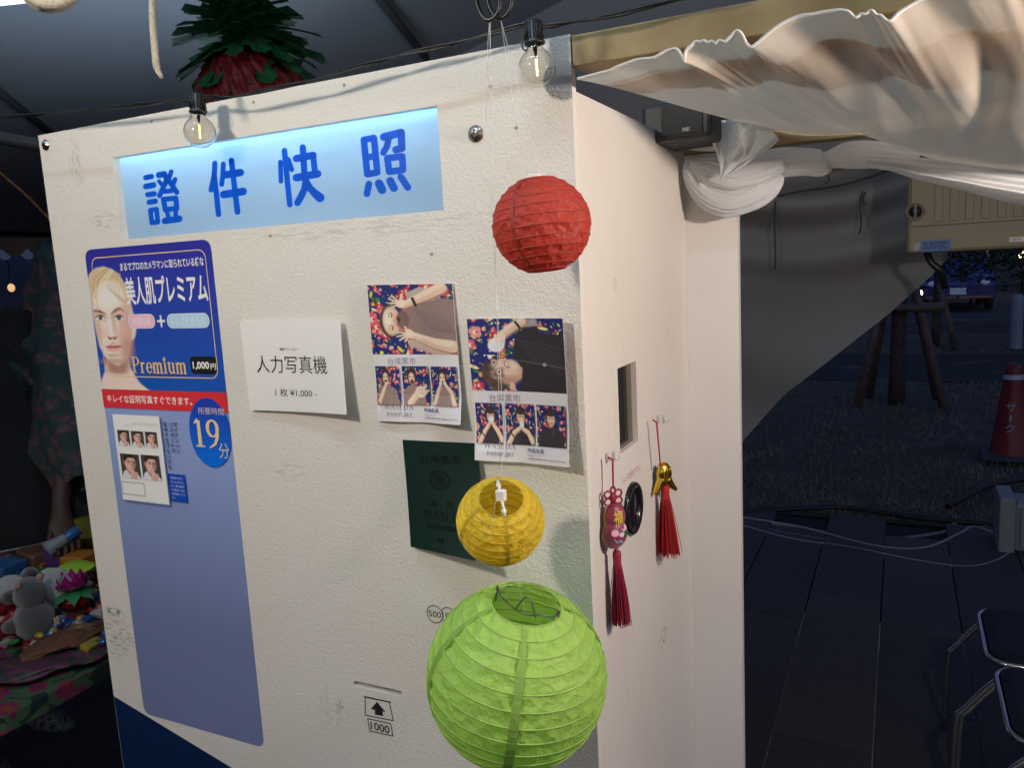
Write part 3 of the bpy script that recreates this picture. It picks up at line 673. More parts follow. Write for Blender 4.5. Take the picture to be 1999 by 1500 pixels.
# printed photo strip on the poster
q = [pc(222, 808), pc(313, 813), pc(333, 985), pc(243, 975)]
kx0, kx1, kz1, kz0 = (q[0][0]+q[3][0])/2, (q[1][0]+q[2][0])/2, (q[0][1]+q[1][1])/2, (q[2][1]+q[3][1])/2
pp.rect(kx0+.002, kz1-.001, kx1+.003, kz0-.0028, A(92, 104, 142)); pp.rect(kx0, kz1, kx1, kz0, A(214, 206, 192))
tx('スケール', 245, 828, 259, 831, INK, .01)
for k in range(32):
    x = pc(262, 830)[0]+(pc(309, 830)[0]-pc(262, 830)[0])*k/31; z = pc(285, 826)[1]; pp.rect(x, z, x+.0004, z-.004-(.003 if k % 8 == 0 else 0), (.35, .34, .33))
r0 = pc(240, 939); r1 = pc(287, 969); pp.ring(rrect(r0[0], r0[1], r1[0], r1[1], 0), rrect(r0[0]+.0009, r0[1]-.0009, r1[0]-.0009, r1[1]+.0009, 0), (.1, .1, .1))
def man(wp, hp):
    c = Canvas(wp, hp, A(70, 62, 58)); c.poly([(0, .95), (.12, .72), (.3, .62), (.72, .7), (.95, .9), (1, 1), (0, 1)], A(200, 195, 196), .03)
    c.poly([(.30, .35), (.62, .4), (.60, .72), (.45, .85), (.28, .68)], A(170, 118, 98), .04); c.ell(.50, .36, .27, .34, A(206, 160, 136), rot=12, soft=.12)
    c.ell(.22, .34, .05, .09, A(196, 140, 118), soft=.3); c.poly([(.18, .22), (.25, .04), (.6, .0), (.82, .1), (.84, .28), (.7, .16), (.42, .16), (.28, .28), (.22, .38)], A(48, 36, 32), .03)
    c.poly([(.60, .25), (.80, .28), (.76, .5), (.62, .66), (.58, .5)], A(150, 100, 84), .08, .7)
    c.line([(.36, .30), (.46, .28), (.52, .31)], .035, A(60, 42, 38), .03); c.line([(.62, .31), (.70, .30), (.78, .33)], .03, A(60, 42, 38), .03)
    c.ell(.44, .35, .055, .018, A(70, 55, 50), soft=.5); c.ell(.69, .365, .045, .018, A(60, 46, 42), soft=.5); c.line([(.57, .36), (.60, .48), (.54, .51)], .02, A(160, 108, 92), .03); c.ell(.54, .60, .085, .022, A(165, 90, 86), rot=8, soft=.5)
    c.line([(.62, .98), (.60, .8), (.57, .60)], [.34, .26, .08], A(205, 160, 138), .03); c.line([(.66, .98), (.7, .82), (.80, .75)], [.3, .2, .1], A(196, 148, 126), .03); return c
MAN = man(30, 38)
def photo_px(cvs, c4, par, off=.0004, name='photo'):
    q_ = [pc(*p) for p in c4]; a0, a1, b1, b0 = (q_[0][0]+q_[3][0])/2, (q_[1][0]+q_[2][0])/2, (q_[0][1]+q_[1][1])/2, (q_[2][1]+q_[3][1])/2
    return cvs.mesh(lambda a, b, o: (a0+(a1-a0)*a, -o, b1+(b0-b1)*b), .35, name, par, off)
for c4 in (((231, 838), (255, 841), (258, 872), (236, 869)), ((258, 840), (282, 843), (286, 874), (262, 872)), ((285, 842), (309, 844), (312, 876), (290, 874)), ((237, 884), (273, 888), (280, 937), (243, 932)), ((278, 887), (313, 890), (320, 940), (283, 936))):
    photo_px(MAN, c4, poster, pp.off+.0004, 'id_photo')
for body, u, v0, u2, v1 in (('マイナンバー', 345, 824, 350, 886), ('パスポートの', 335, 823, 343, 885), ('取得予定のない方も', 324, 823, 335, 917)):
    z0_, z1_ = pc(u, v0)[1], pc(u2, v1)[1]; xa = (pc(u, v0)[0]+pc(u2, v1)[0])/2; n = len(body); h1 = (z0_-z1_)/n
    for k, ch in enumerate(body):
        g = '｜' if ch == 'ー' else ch
        if ch == 'ー': pp.rect(xa-.0007, z0_-h1*(k+.1), xa+.0007, z0_-h1*(k+.85), INK)
        else: pp.text(ch, xa-.0042, z0_-h1*(k+.07), xa+.0042, z0_-h1*(k+.90), INK, .008)
q = [pc(331, 924), pc(363, 927), pc(369, 980), pc(337, 979)]; a0, a1, b1, b0 = (q[0][0]+q[3][0])/2, (q[1][0]+q[2][0])/2, (q[0][1]+q[1][1])/2, (q[2][1]+q[3][1])/2
pp.rect(a0, b1, a1, b0, A(18, 64, 150))
for k, ln in enumerate(('写真のあとはコン', 'ディションがよくな', 'くて、顔に自信の', 'ない場合は、後ま', 'で待ち直してくだ', 'さい。')):
    zz = b1-(b1-b0)*(.10+.145*k); pp.text(ln, a0+(a1-a0)*.1, zz, a0+(a1-a0)*(.9 if k < 5 else .3), zz-(b1-b0)*.085, (.8, .82, .86))
pp.build('printing', poster)

# ------------------------------------------------------------------ paper sheets taped to the board
class Sheet:
    """paper on the board; (a, b) from the top left corner, lifted off the board by lift(a, b) metres"""
    def __init__(s, c4, lift):
        q_ = []
        for p, (a, b) in zip(c4, ((0, 0), (1, 0), (1, 1), (0, 1))): w_ = onY(p[0], p[1], -lift(a, b)); q_.append(np.array([w_[0], w_[2]]))
        s.q = q_; s.lift = lift
    def xz(s, a, b): q = s.q; return q[0]*(1-a)*(1-b)+q[1]*a*(1-b)+q[2]*a*b+q[3]*(1-a)*b
    def f(s, a, b, o): p = s.xz(a, b); return (p[0], -(s.lift(a, b)+o), p[1])
    def body(s, name, mat, parent, th=.0004):
        mb = MB(); mb.grid(lambda a, b: s.f(a, 1-b, th), 16, 20); mb.grid(lambda a, b: s.f(a, b, 0), 16, 20)
        for e in ((lambda t, o: s.f(t, 0, o)), (lambda t, o: s.f(1-t, 1, o)), (lambda t, o: s.f(1, t, o)), (lambda t, o: s.f(0, 1-t, o))):
            mb.grid(lambda a, b: e(a, b*th), 16, 1)
        return mb.build(name, mat, parent)
    def ab(s, u, v):
        a = b = .5
        for _ in range(10):
            p = onY(u, v, -s.lift(a, b)); p = np.array([p[0], p[2]]); r = p-s.xz(a, b); da = (s.xz(a+.01, b)-s.xz(a, b))/.01; db = (s.xz(a, b+.01)-s.xz(a, b))/.01
            d = np.linalg.solve(np.array([da, db]).T, r); a += d[0]; b += d[1]
        return a, b
PAPER = M('white_paper', (.84, .82, .80), .6, bump=(20, .06, .004))
GLOSSY = M('photo_paper', (.80, .78, .80), .3, coat=.2)
# price sign
def base_of(sh): p = sh.xz(.5, 1); return (p[0], 0, p[1])
ps = Sheet([(468, 627), (664, 626), (677, 810), (488, 801)], lambda a, b: .004+.016*(a**2)*(.35+.65*b)+.003*b)
price = thing('price_sign', base_of(ps), 'white paper sign with black lettering and a price, between the poster and the photo prints', 'sign')
ps.body('paper', PAPER, price)
ptx = Print(ps.f, off=.0007)
def stx(pt, sh, body, u0, v0, u1, v1, c, bold=0): a = sh.ab(u0, v0); b = sh.ab(u1, v1); pt.text(body, a[0], a[1], b[0], b[1], c, bold)
stx(ptx, ps, '最新テクノロジー', 546, 679, 584, 685, INK); stx(ptx, ps, '人力写真機', 499, 694, 640, 731, INK); stx(ptx, ps, '1 枚 ¥1,000 -', 537, 758, 620, 777, INK)
ptx.build('lettering', price)
# two printed photo cards
FL_BG = A(38, 44, 96)
SKIN, SKIN2 = A(212, 178, 148), A(190, 150, 122)
def limb(c, pts, wd, asp=1.2):
    sh = [(x+.010, y+.016*asp) for x, y in pts]; ww = wd if hasattr(wd, '__len__') else [wd]*len(pts)
    c.line(sh, [q*1.04 for q in ww], A(150, 108, 86), .02); c.line(pts, ww, SKIN, .012)
    c.line([(x+.012, y+.018*asp) for x, y in pts], [q*.5 for q in ww], SKIN2, .05, .55); c.line([(x-.008, y-.012*asp) for x, y in pts], [q*.35 for q in ww], A(230, 202, 176), .05, .6)
def hand(c, x, y, ang, sz, col, asp):
    g = math.radians(ang); c.ell(x, y, sz*.42, sz*.46*asp, col, rot=ang, soft=.15)
    for k, (da, l) in enumerate(((-42, .95), (-18, 1.25), (2, 1.32), (22, 1.2), (75, .85))):
        h = g+math.radians(da); c.line([(x+sz*.25*math.cos(h), y+sz*.25*math.sin(h)*asp), (x+sz*l*math.cos(h), y+sz*l*math.sin(h)*asp)], [sz*.22, sz*.15], col, .008)
        c.line([(x+sz*.3*math.cos(h+.12), y+sz*.3*math.sin(h+.12)*asp), (x+sz*l*.9*math.cos(h+.09), y+sz*l*.9*math.sin(h+.09)*asp)], sz*.03, SKIN2, .008, .7)
def big1(W=170, H=138):
    c = floral(floral(Canvas(W, H, FL_BG), 70, .075, 5), 260, .026, 6); a = W/H
    c.poly([(.52, .2), (.7, .18), (1, .22), (1, .98), (.9, .98), (.66, .86), (.46, .74), (.40, .5), (.44, .32)], A(132, 108, 98), .012)
    c.poly([(.45, .13), (.62, .04), (.78, .1), (.8, .22), (.5, .3)], A(170, 150, 135), .01); c.line([(.5, .84), (.7, .92), (.86, 1.0)], .12, A(176, 150, 130), .02)
    for k in range(7): c.line([(.55+.06*k, .35+.03*k), (.68+.05*k, .6+.02*k), (.8+.03*k, .66)], .02, A(104, 84, 78), .03, .45)
    c.ell(.245, .52, .125, .235, A(84, 62, 52), soft=.12); c.ell(.265, .52, .105, .205, SKIN2, soft=.1); c.ell(.262, .515, .088, .175, SKIN, soft=.5); c.ell(.22, .5, .05, .12, A(232, 204, 178), soft=.9, op=.7); c.ell(.31, .44, .03, .05, A(214, 150, 126), soft=.9, op=.6); c.ell(.31, .60, .03, .05, A(214, 150, 126), soft=.9, op=.6); c.ell(.40, .5, .07, .13, A(112, 88, 78), soft=.25)
    c.ell(.36, .52, .05, .1, A(120, 92, 80), soft=.5, op=.8); c.ell(.345, .50, .022, .045, A(80, 40, 40), soft=.4)
    for y in (.43, .61): c.line([(.262, y-.03), (.275, y), (.268, y+.035)], .014, A(80, 55, 48), .012); c.line([(.235, y-.03), (.238, y+.03)], .012, A(120, 85, 70), .012, .7)
    c.ell(.305, .52, .025, .035, SKIN2, soft=.8)
    limb(c, [(.86, .06), (.68, .16), (.50, .25), (.42, .29)], [.15, .13, .10, .09]); c.line([(.53, .20), (.56, .30)], .035, A(40, 42, 48), .01)
    hand(c, .39, .27, 200, .115, A(222, 190, 160), a)
    limb(c, [(.94, .88), (.76, .84), (.58, .76), (.50, .72)], [.17, .14, .10, .09]); hand(c, .46, .70, 165, .115, A(222, 190, 160), a)
    c.line([(.60, .80), (.78, .90), (.92, .93)], .05, SKIN2, .04, .5); return c.grain(.03)
def small1(k, W=60, H=78):
    c = floral(Canvas(W, H, FL_BG), 130, .065, 11+k); a = W/H; x = (.42, .34, .45)[k]
    c.poly([(x-.34, 1), (x-.3, .62), (x-.12, .5), (x+.16, .5), (x+.42, .62), (x+.5, 1)], A(140, 115, 104), .02); c.ell(x, .26, .17, .20, A(64, 46, 40), soft=.15)
    c.ell(x, .32, .112, .150, SKIN2, soft=.12); c.ell(x-.01, .31, .09, .125, SKIN, soft=.5); c.ell(x, .41, .08, .06, A(120, 92, 78), soft=.6, op=.7); c.line([(x-.09, .28), (x-.03, .275)], .02, A(70, 48, 42), .015); c.line([(x+.03, .275), (x+.09, .28)], .02, A(70, 48, 42), .015)
    c.ell(x+.01, .40, .05, .05, A(70, 40, 36), soft=.4)
    if k == 0: limb(c, [(x-.3, .9), (x-.1, .62), (x+.02, .44)], [.15, .12, .08]); c.line([(x-.02, .5), (x+.1, .42)], .05, SKIN, .02)
    elif k == 1: limb(c, [(x-.1, .95), (x+.15, .72)], [.2, .2]); c.ell(x+.3, .66, .2, .15, A(224, 190, 158), soft=.15); c.line([(x+.28, .62), (x+.52, .5)], .06, SKIN, .02); c.line([(x+.3, .7), (x+.62, .62)], .06, SKIN, .02)
    else: limb(c, [(x-.35, .95), (x-.2, .65), (x-.06, .42)], [.15, .12, .08]); limb(c, [(x+.42, .95), (x+.3, .65), (x+.06, .42)], [.15, .12, .08]); c.line([(x-.12, .42), (x-.02, .34)], .045, A(224, 190, 158), .02); c.line([(x+.12, .42), (x+.02, .34)], .045, A(224, 190, 158), .02)
    return c.grain(.04)
BLK = A(52, 48, 50)
def big2(W=170, H=131):
    c = floral(floral(Canvas(W, H, FL_BG), 70, .075, 8), 260, .026, 9); a = W/H
    c.poly([(.46, .52), (.48, .25), (.60, .12), (.72, .05), (.75, .2), (1, .22), (1, 1), (.5, 1), (.52, .8)], BLK, .01); c.poly([(.6, .02), (.72, 0), (.74, .1), (.6, .12)], A(150, 140, 136), .02)
    for k in range(6): c.line([(.5+.03*k, .3+.05*k), (.72+.03*k, .34+.06*k), (.95, .4+.07*k)], .012, A(84, 76, 74), .02, .5)
    c.line([(.52, .57), (.78, .62), (1, .66)], .012, A(100, 84, 76), .008); c.ell(.785, .62, .016, .022, A(190, 185, 180), soft=.4); c.ell(.785, .62, .008, .011, BLK, soft=.4)
    c.ell(.24, .80, .11, .20, A(88, 68, 58), soft=.2, rot=-20); c.poly([(.20, .66), (.30, .56), (.44, .56), (.545, .68), (.53, .82), (.42, .90), (.30, .88), (.22, .8)], A(190, 150, 124), .02); c.ell(.38, .70, .13, .11, A(212, 176, 150), rot=20, soft=.7); c.ell(.45, .64, .05, .06, A(226, 192, 166), soft=.9, op=.7); c.ell(.40, .84, .10, .06, A(160, 116, 96), soft=.9, op=.6)
    for k in range(14): c.ell(.15+.18*random.random(), .66+.3*random.random(), .03, .04, random.choice([A(100, 80, 66), A(70, 54, 48)]), soft=.7, op=.7)
    for (x, y) in ((.255, .60), (.30, .73)): c.ell(x, y, .034, .05, A(80, 66, 60), soft=.25); c.ell(x, y, .029, .043, A(190, 160, 140), soft=.25); c.ell(x, y, .012, .018, A(60, 44, 40), soft=.6)
    c.ell(.385, .635, .022, .05, A(150, 80, 78), rot=-25, soft=.3); c.ell(.385, .63, .012, .035, A(225, 215, 205), rot=-25, soft=.5); c.line([(.30, .66), (.36, .69)], .03, SKIN2, .03, .7); c.ell(.43, .93, .03, .06, A(206, 165, 140), soft=.3)
    limb(c, [(.56, .05), (.46, .12), (.36, .22)], [.11, .10, .09]); c.line([(.50, .05), (.55, .14)], .03, A(50, 46, 46), .01)
    c.ell(.29, .36, .085, .10, A(226, 218, 218), rot=20, soft=.15); c.ell(.30, .37, .06, .06, A(205, 198, 204), rot=20, soft=.4)
    for k in range(4): c.line([(.34+.012*k, .20+.01*k), (.30+.022*k, .30+.01*k)], .035, A(222, 188, 162), .01)
    return c.grain(.03)
def small2(k, W=60, H=78):
    c = floral(Canvas(W, H, FL_BG), 130, .065, 31+k); x = (.55, .52, .5)[k]
    c.poly([(x-.45, 1), (x-.4, .66), (x-.14, .54), (x+.16, .54), (x+.42, .66), (x+.46, 1)], BLK, .02); c.ell(x, .28, .19, .21, A(62, 48, 44), soft=.15); c.ell(x, .34, .135, .165, SKIN2, soft=.12); c.ell(x-.01, .33, .11, .14, SKIN, soft=.5); c.ell(x, .22, .14, .06, A(66, 52, 46), soft=.4)
    c.line([(x-.1, .32), (x+.1, .32)], .03, A(90, 70, 62), .02, .6); c.line([(x-.05, .43), (x+.05, .43)], .022, A(150, 80, 76), .015)
    if k < 2:
        c.ell(x+.02, .42 if k == 0 else .5, .08, .10, A(228, 224, 222), soft=.15)
        limb(c, [(x-.42, .98), (x-.25, .72), (x-.05, .5 if k == 0 else .6)], [.14, .12, .09]); limb(c, [(x+.4, .9), (x+.25, .7), (x+.06, .52 if k == 0 else .62)], [.14, .12, .09]); c.line([(x-.33, .74), (x-.24, .82)], .04, A(40, 40, 44), .015)
    else: c.line([(x+.1, .55), (x+.02, .75)], .012, A(140, 120, 110), .012, .7)
    return c.grain(.04)
def photo_card(c4, lift, label, bigf, smallf, split, tpx):
    sh = Sheet(c4, lift); t = thing('photo_card', base_of(sh), label, 'photo card', 'printed photo cards taped to the board'); sh.body('card', GLOSSY, t)
    bg_ = bigf(); bg_.mesh(lambda a, b, o: sh.f(.003+.994*a, .003+(split-.003)*b, o), .3, 'large_photo', t, .0007)
    pt = Print(sh.f, off=.0007)
    gr = A(176, 172, 180)
    pt.poly([(.02+.012*math.sin(k), .855+.09*k/8) for k in range(9)]+[(.40+.02*math.sin(k*2), .945-.09*k/8) for k in range(9)], A(205, 200, 206)); pt.poly([(.55, .86), (.96, .855), (.985, .90), (.93, .935), (.60, .93), (.56, .90)], A(196, 192, 200))
    pt.text('台湾黑市', .18, split+.022, .50, split+.078, A(135, 128, 138), .006)
    pt.step = .000006; serif(pt, 'WASEDA', .10, .868, .44, .912, A(120, 110, 124)); serif(pt, 'PASSPORT', .13, .930, .43, .958, A(130, 120, 132)); pt.step = .000006
    pt.text('珍品生活', .565, .893, .74, .922, INK, .01); pt.text('2022.6.16 - 17', .565, .935, .72, .946, (.35, .33, .36)); pt.text('上野恩賜公園噴水広場 (TAIWAN PLUS 2022)', .565, .958, .97, .972, (.12, .11, .13), .004)
    pt.build('printing', t)
    for k, (a0, a1) in enumerate(((.03, .315), (.345, .645), (.675, .975))):
        smallf(k).mesh(lambda a, b, o: sh.f(a0+(a1-a0)*a, split+.085+(.325-.02)*b*.93, o), .3, 'small_photo', t, pt.off+.0003)
    b = MB(); b.grid(lambda a, c: sh.f(.318+.028*a, split+.07+.42*c*.92, pt.off+.0006), 2, 12); b.build('clear_tape', M('tape', (.9, .9, .92), .12, alpha=.55, bump=(300, .4, .001)), t)
    return t
photo_card([(717, 556), (883, 553), (899, 830), (737, 822)], lambda a, b: .003+.006*max(0, a-.6)/.4*b+.007*max(0, b-.8)/.2*(.2+a)+.0015*math.sin(a*9)*b, 'photo card showing a man in brown with both hands spread before his face', big1, small1, .505, None)
photo_card([(911, 622), (1099, 621), (1111, 913), (927, 899)], lambda a, b: .004+.011*max(0, a-.5)/.5+.007*max(0, b-.75)/.25, 'photo card showing a person with glasses in a black top holding a cup', big2, small2, .505, None)
# green passport-like card
gs = Sheet([(786, 859), (931, 866), (929, 1096), (802, 1068)], lambda a, b: .003+.040*(b**2.2)*(.12+.88*a)+.004*a)
pas = thing('passport_card', base_of(gs), 'dark green passport-style paper card curling off the board, behind the yellow lantern', 'card')
gs.body('card', M('green_card', (.005, .026, .020), .42, bump=(240, .1, .0008)), pas)
gp = Print(gs.f, off=.0007); GI = (.003, .007, .007)
gp.text('台湾黑市', .23, .125, .76, .205, GI, .01)
for r in (.145, .125, .078): gp.ring([(.47+r*math.cos(k*.1745), .355+r*.62*math.sin(k*.1745)) for k in range(36)], [(.47+(r-.012)*math.cos(k*.1745), .355+(r-.012)*.62*math.sin(k*.1745)) for k in range(36)], GI)
gp.poly([(.47+(.066 if k % 2 == 0 else .030)*math.sin(k*math.pi/12), .355+.62*(.066 if k % 2 == 0 else .030)*math.cos(k*math.pi/12)) for k in range(24)], GI)
gp.text('護', .33, .545, .43, .605, GI); gp.text('照', .55, .545, .65, .605, GI)
serif(gp, 'WASEDA', .22, .635, .83, .72, GI); serif(gp, 'PASSPORT', .27, .755, .78, .80, GI)
gp.rect(.43, .865, .51, .90, GI, .006); gp.rect(.445, .874, .495, .891, (.006, .06, .05), .004); gp.ellipse(.47, .8825, .014, .010, GI)
gp.build('printing', pas)

# ------------------------------------------------------------------ paper lanterns
def lantern(c, R, col, axis, nrib, open_top, open_bot, label, seams, kz=1.0, seed=1, inner=None):
    c = np.array(c); ax = np.array(axis, float); ax /= np.linalg.norm(ax)
    t = thing('paper_lantern', c-ax*R*kz, label, 'paper lantern', 'paper lanterns hanging in front of the booth')
    a = np.cross((0, 1, 0), ax); a /= np.linalg.norm(a); b = np.cross(ax, a)
    rr = random.Random(seed)
    th0, th1 = math.asin(open_top), math.pi-math.asin(open_bot); n = 96; sub = 4
    ths = [th0+(th1-th0)*k/nrib for k in range(nrib+1)]
    ph = [rr.uniform(0, 6.28) for _ in range(12)]
    fac = [rr.uniform(-1, 1) for _ in range(10)]
    def pt(th, g, k=1.0): return c+ax*math.cos(th)*R*kz*k+(a*math.cos(g)+b*math.sin(g))*math.sin(th)*R*k
    V = []; F = []; rows = []
    for k in range(nrib):
        for q in range(sub): rows.append((k, q/sub))
    rows.append((nrib-1, 1.0))
    for (k, q) in rows:
        for j in range(n):
            g = 2*math.pi*j/n
            p = pt(ths[k], g)*(1-q)+pt(ths[k+1], g)*q
            e = q*(1-q)*4
            w_ = e*(.011*math.sin(13*g+ph[k % 12]+2*math.sin(3*g+k))+.008*math.sin(29*g+ph[(k+3) % 12]*3+q*5+2*math.sin(5*g))+.008*rr.uniform(-1, 1)-.010)
            for s_ in seams:       # creases next to the glued seams
                d = abs((g-s_+math.pi) % (2*math.pi)-math.pi)
                w_ += e*(.020*math.exp(-(d/.14)**2)*math.sin(d*75+k*2)-.02*math.exp(-(d/.05)**2))
            nrm = p-c; V.append(p+nrm*w_)
    m = len(rows)
    for i in range(m-1):
        for j in range(n): F.append((i*n+j, i*n+(j+1) % n, (i+1)*n+(j+1) % n, (i+1)*n+j))
    mt = M('lantern_paper_%d' % seed, col, .5, transl=.5, bump=(120, .8, .0028, 8), spec=.4, coord='pos')
    def crumple(m, sc, st, ds):        # crushed-paper facets on top of the fine creases
        n_ = m.node_tree; N_ = n_.nodes; b0 = next(x for x in N_ if x.type == 'BUMP'); g_ = next(x for x in N_ if x.type == 'NEW_GEOMETRY')
        v1 = N_.new('ShaderNodeTexVoronoi'); v1.feature = 'F1'; v1.inputs['Scale'].default_value = sc; b1 = N_.new('ShaderNodeBump'); b1.inputs['Strength'].default_value = st; b1.inputs['Distance'].default_value = ds
        w1 = N_.new('ShaderNodeTexNoise'); w1.inputs['Scale'].default_value = sc*.8; mx = N_.new('ShaderNodeMix'); mx.data_type = 'VECTOR'; mx.inputs[0].default_value = .012
        n_.links.new(g_.outputs['Position'], w1.inputs['Vector']); n_.links.new(g_.outputs['Position'], mx.inputs[4]); n_.links.new(w1.outputs['Color'], mx.inputs[5]); n_.links.new(mx.outputs[1], v1.inputs['Vector'])
        n_.links.new(v1.outputs['Distance'], b1.inputs['Height']); n_.links.new(b0.outputs[0], b1.inputs['Normal'])
        pb_ = next(x for x in N_ if x.type == 'BSDF_PRINCIPLED'); n_.links.new(b1.outputs[0], pb_.inputs['Normal'])
        for x in N_:
            if x.type == 'BSDF_TRANSLUCENT': n_.links.new(b1.outputs[0], x.inputs['Normal'])
    crumple(mt, 75 if R > .07 else 110, .55, .006)
    seam_m = M('lantern_seam_%d' % seed, tuple(x*.62 for x in col), .5, transl=.4, bump=(95, .9, .003, 7))
    mb = MB(); mb.add(V, F, 0, True); mb.build('paper_shade', mt, t)
    for k in range(nrib+1):
        mb = MB(); mb.tube([pt(ths[k], 2*math.pi*j/48, 1.001) for j in range(48)], .0006 if R < .07 else .0008, 5, closed=True)
        mb.build('rib', M('rib_wire_%d' % seed, tuple(x*.55 for x in col), .5), t)
    for s_ in seams:
        mb = MB(); wd = .10
        def strip(u, v):
            kk = min(nrib-1, int(v*nrib+1e-9)); q = v*nrib-kk; g = s_+wd*(u-.5)
            return pt(ths[kk], g, 1.006)*(1-q)+pt(ths[kk+1], g, 1.006)*q
        mb.grid(strip, 3, nrib*2); mb.build('seam_strip', seam_m, t)
    return t, a, b, ax, pt, th0
cR = onY(1057, 440, -.10); cY = onY(977, 1018, -.125); cG = onY(1008, 1318, -.125)
tR, *_ = lantern(cR, .0500, (.70, .10, .07), (-.10, 0.05, 1), 11, .40, .40, 'small red paper lantern, topmost of the three hanging lanterns', [-1.75, .4, 2.6], .98, 2)
mb = MB(); top = cR+np.array([-.005, 0, .046]); mb.bbox(top+np.array([-.006, -.004, -.004]), top+np.array([.006, .004, .005]), .001); mb.build('hanger_clip', M('white_plastic', (.8, .78, .76), .35), tR)
tY, ya_, yb_, yax, ypt, yth = lantern(cY, .0470, (.95, .72, .06), (.32, -.50, .80), 11, .50, .40, 'small yellow paper lantern with its open top tipped forward, below the photo cards', [-.85, 2.2, 4.2], .99, 3)
mb = MB(); pc_ = cY+yax*.042
q0, q1 = ypt(yth, 2.3), ypt(yth, 2.3+math.pi); mb.tube([q0, q0*.7+pc_*.3+yax*.003, pc_, q1*.7+pc_*.3+yax*.003, q1], .0013, 6)
mb.ell(q0*.86+q1*.14, (.003, .003, .003), 8, 6); mb.ell(q1*.86+q0*.14, (.003, .003, .003), 8, 6)
mb.bbox(pc_-np.array([.005, .004, .004]), pc_+np.array([.005, .004, .008]), .0015); mb.build('hanger_clip', M('white_plastic'), tY)
tG, ga, gb_, gax, gpt, gth = lantern(cG, .0985, (.56, .86, .20), (.24, -.10, 1), 14, .38, .34, 'large green paper lantern, lowest of the three hanging lanterns', [-2.35, -1.15, .6, 2.4], 1.0, 4)
mb = MB(); q0, q1 = gpt(gth, math.pi*.98, .99), gpt(gth, -.02, .99); m_ = (q0+q1)/2
mb.tube(smooth_path([q0-gax*.012, q0+gax*.008, q0+(m_-q0)*.12-gax*.002, m_+(q0-m_)*.4-gax*.010, m_-gax*.012, m_+(q1-m_)*.4-gax*.006, q1+(m_-q1)*.12, q1+gax*.010, q1-gax*.014], 5), .0009, 6)
mb.tube([m_-gax*.011+ga*(-.012+.024*k/10)+gax*(.020*math.sin(math.pi*k/10)) for k in range(11)], .0009, 6); mb.build('wire_hanger', M('grey_wire', (.16, .16, .17), .35, metal=.7), tG)
# hooks above, and the nylon lines down to the lanterns
def hook(c, r, label):
    b = MB(); c = np.array(c); pts = [c+np.array([-r, 0, r*.9]), c+np.array([-r*.95, 0, .2*r]), c+np.array([-r*.5, 0, -r*.75]), c+np.array([.1*r, 0, -r]), c+np.array([r*.75, 0, -r*.6]), c+np.array([r, 0, .3*r]), c+np.array([r*.9, 0, 1.6*r]), c+np.array([.2*r, 0, 3*r]), c+np.array([-.3*r, 0, 5*r])]
    b.tube(smooth_path(pts, 6), .0021, 8); b.build('s_hook', BLACKP, None, label=label, cat='hook', group='s-hooks over the booth')
h1 = onY(954, 12, -.12); h2 = onY(976, 8, -.115)
hook(h1, .0125, 'left one of two black wire hooks above the booth top'); hook(h2, .0130, 'right one of two black wire hooks above the booth top')
def nylon(pts, par):
    mb = MB(); mb.tube(pts, .00028, 4); mb.build('hanging_line', LINE, par)
e1, e2 = h1+np.array([0, 0, -.013]), h2+np.array([0, 0, -.013])
nylon([e2, cR+np.array([0, 0, .055]), top+np.array([0, 0, .004])], tR); nylon([e1, onY(970, 600, -.12), pc_+np.array([0, 0, .008])], tY)
nylon([e1+np.array([.001, 0, 0]), onY(958, 355, -.1), onY(985, 880, -.14), cY+np.array([.012, -.049, 0]), onY(1002, 1090, -.13), m_-gax*.011], tG)
nylon([e1, onY(952, 90, -.11), onY(950, 240, -.11)], tY); nylon([e2, onY(1000, 190, -.1), onY(1010, 265, -.1)], tR)

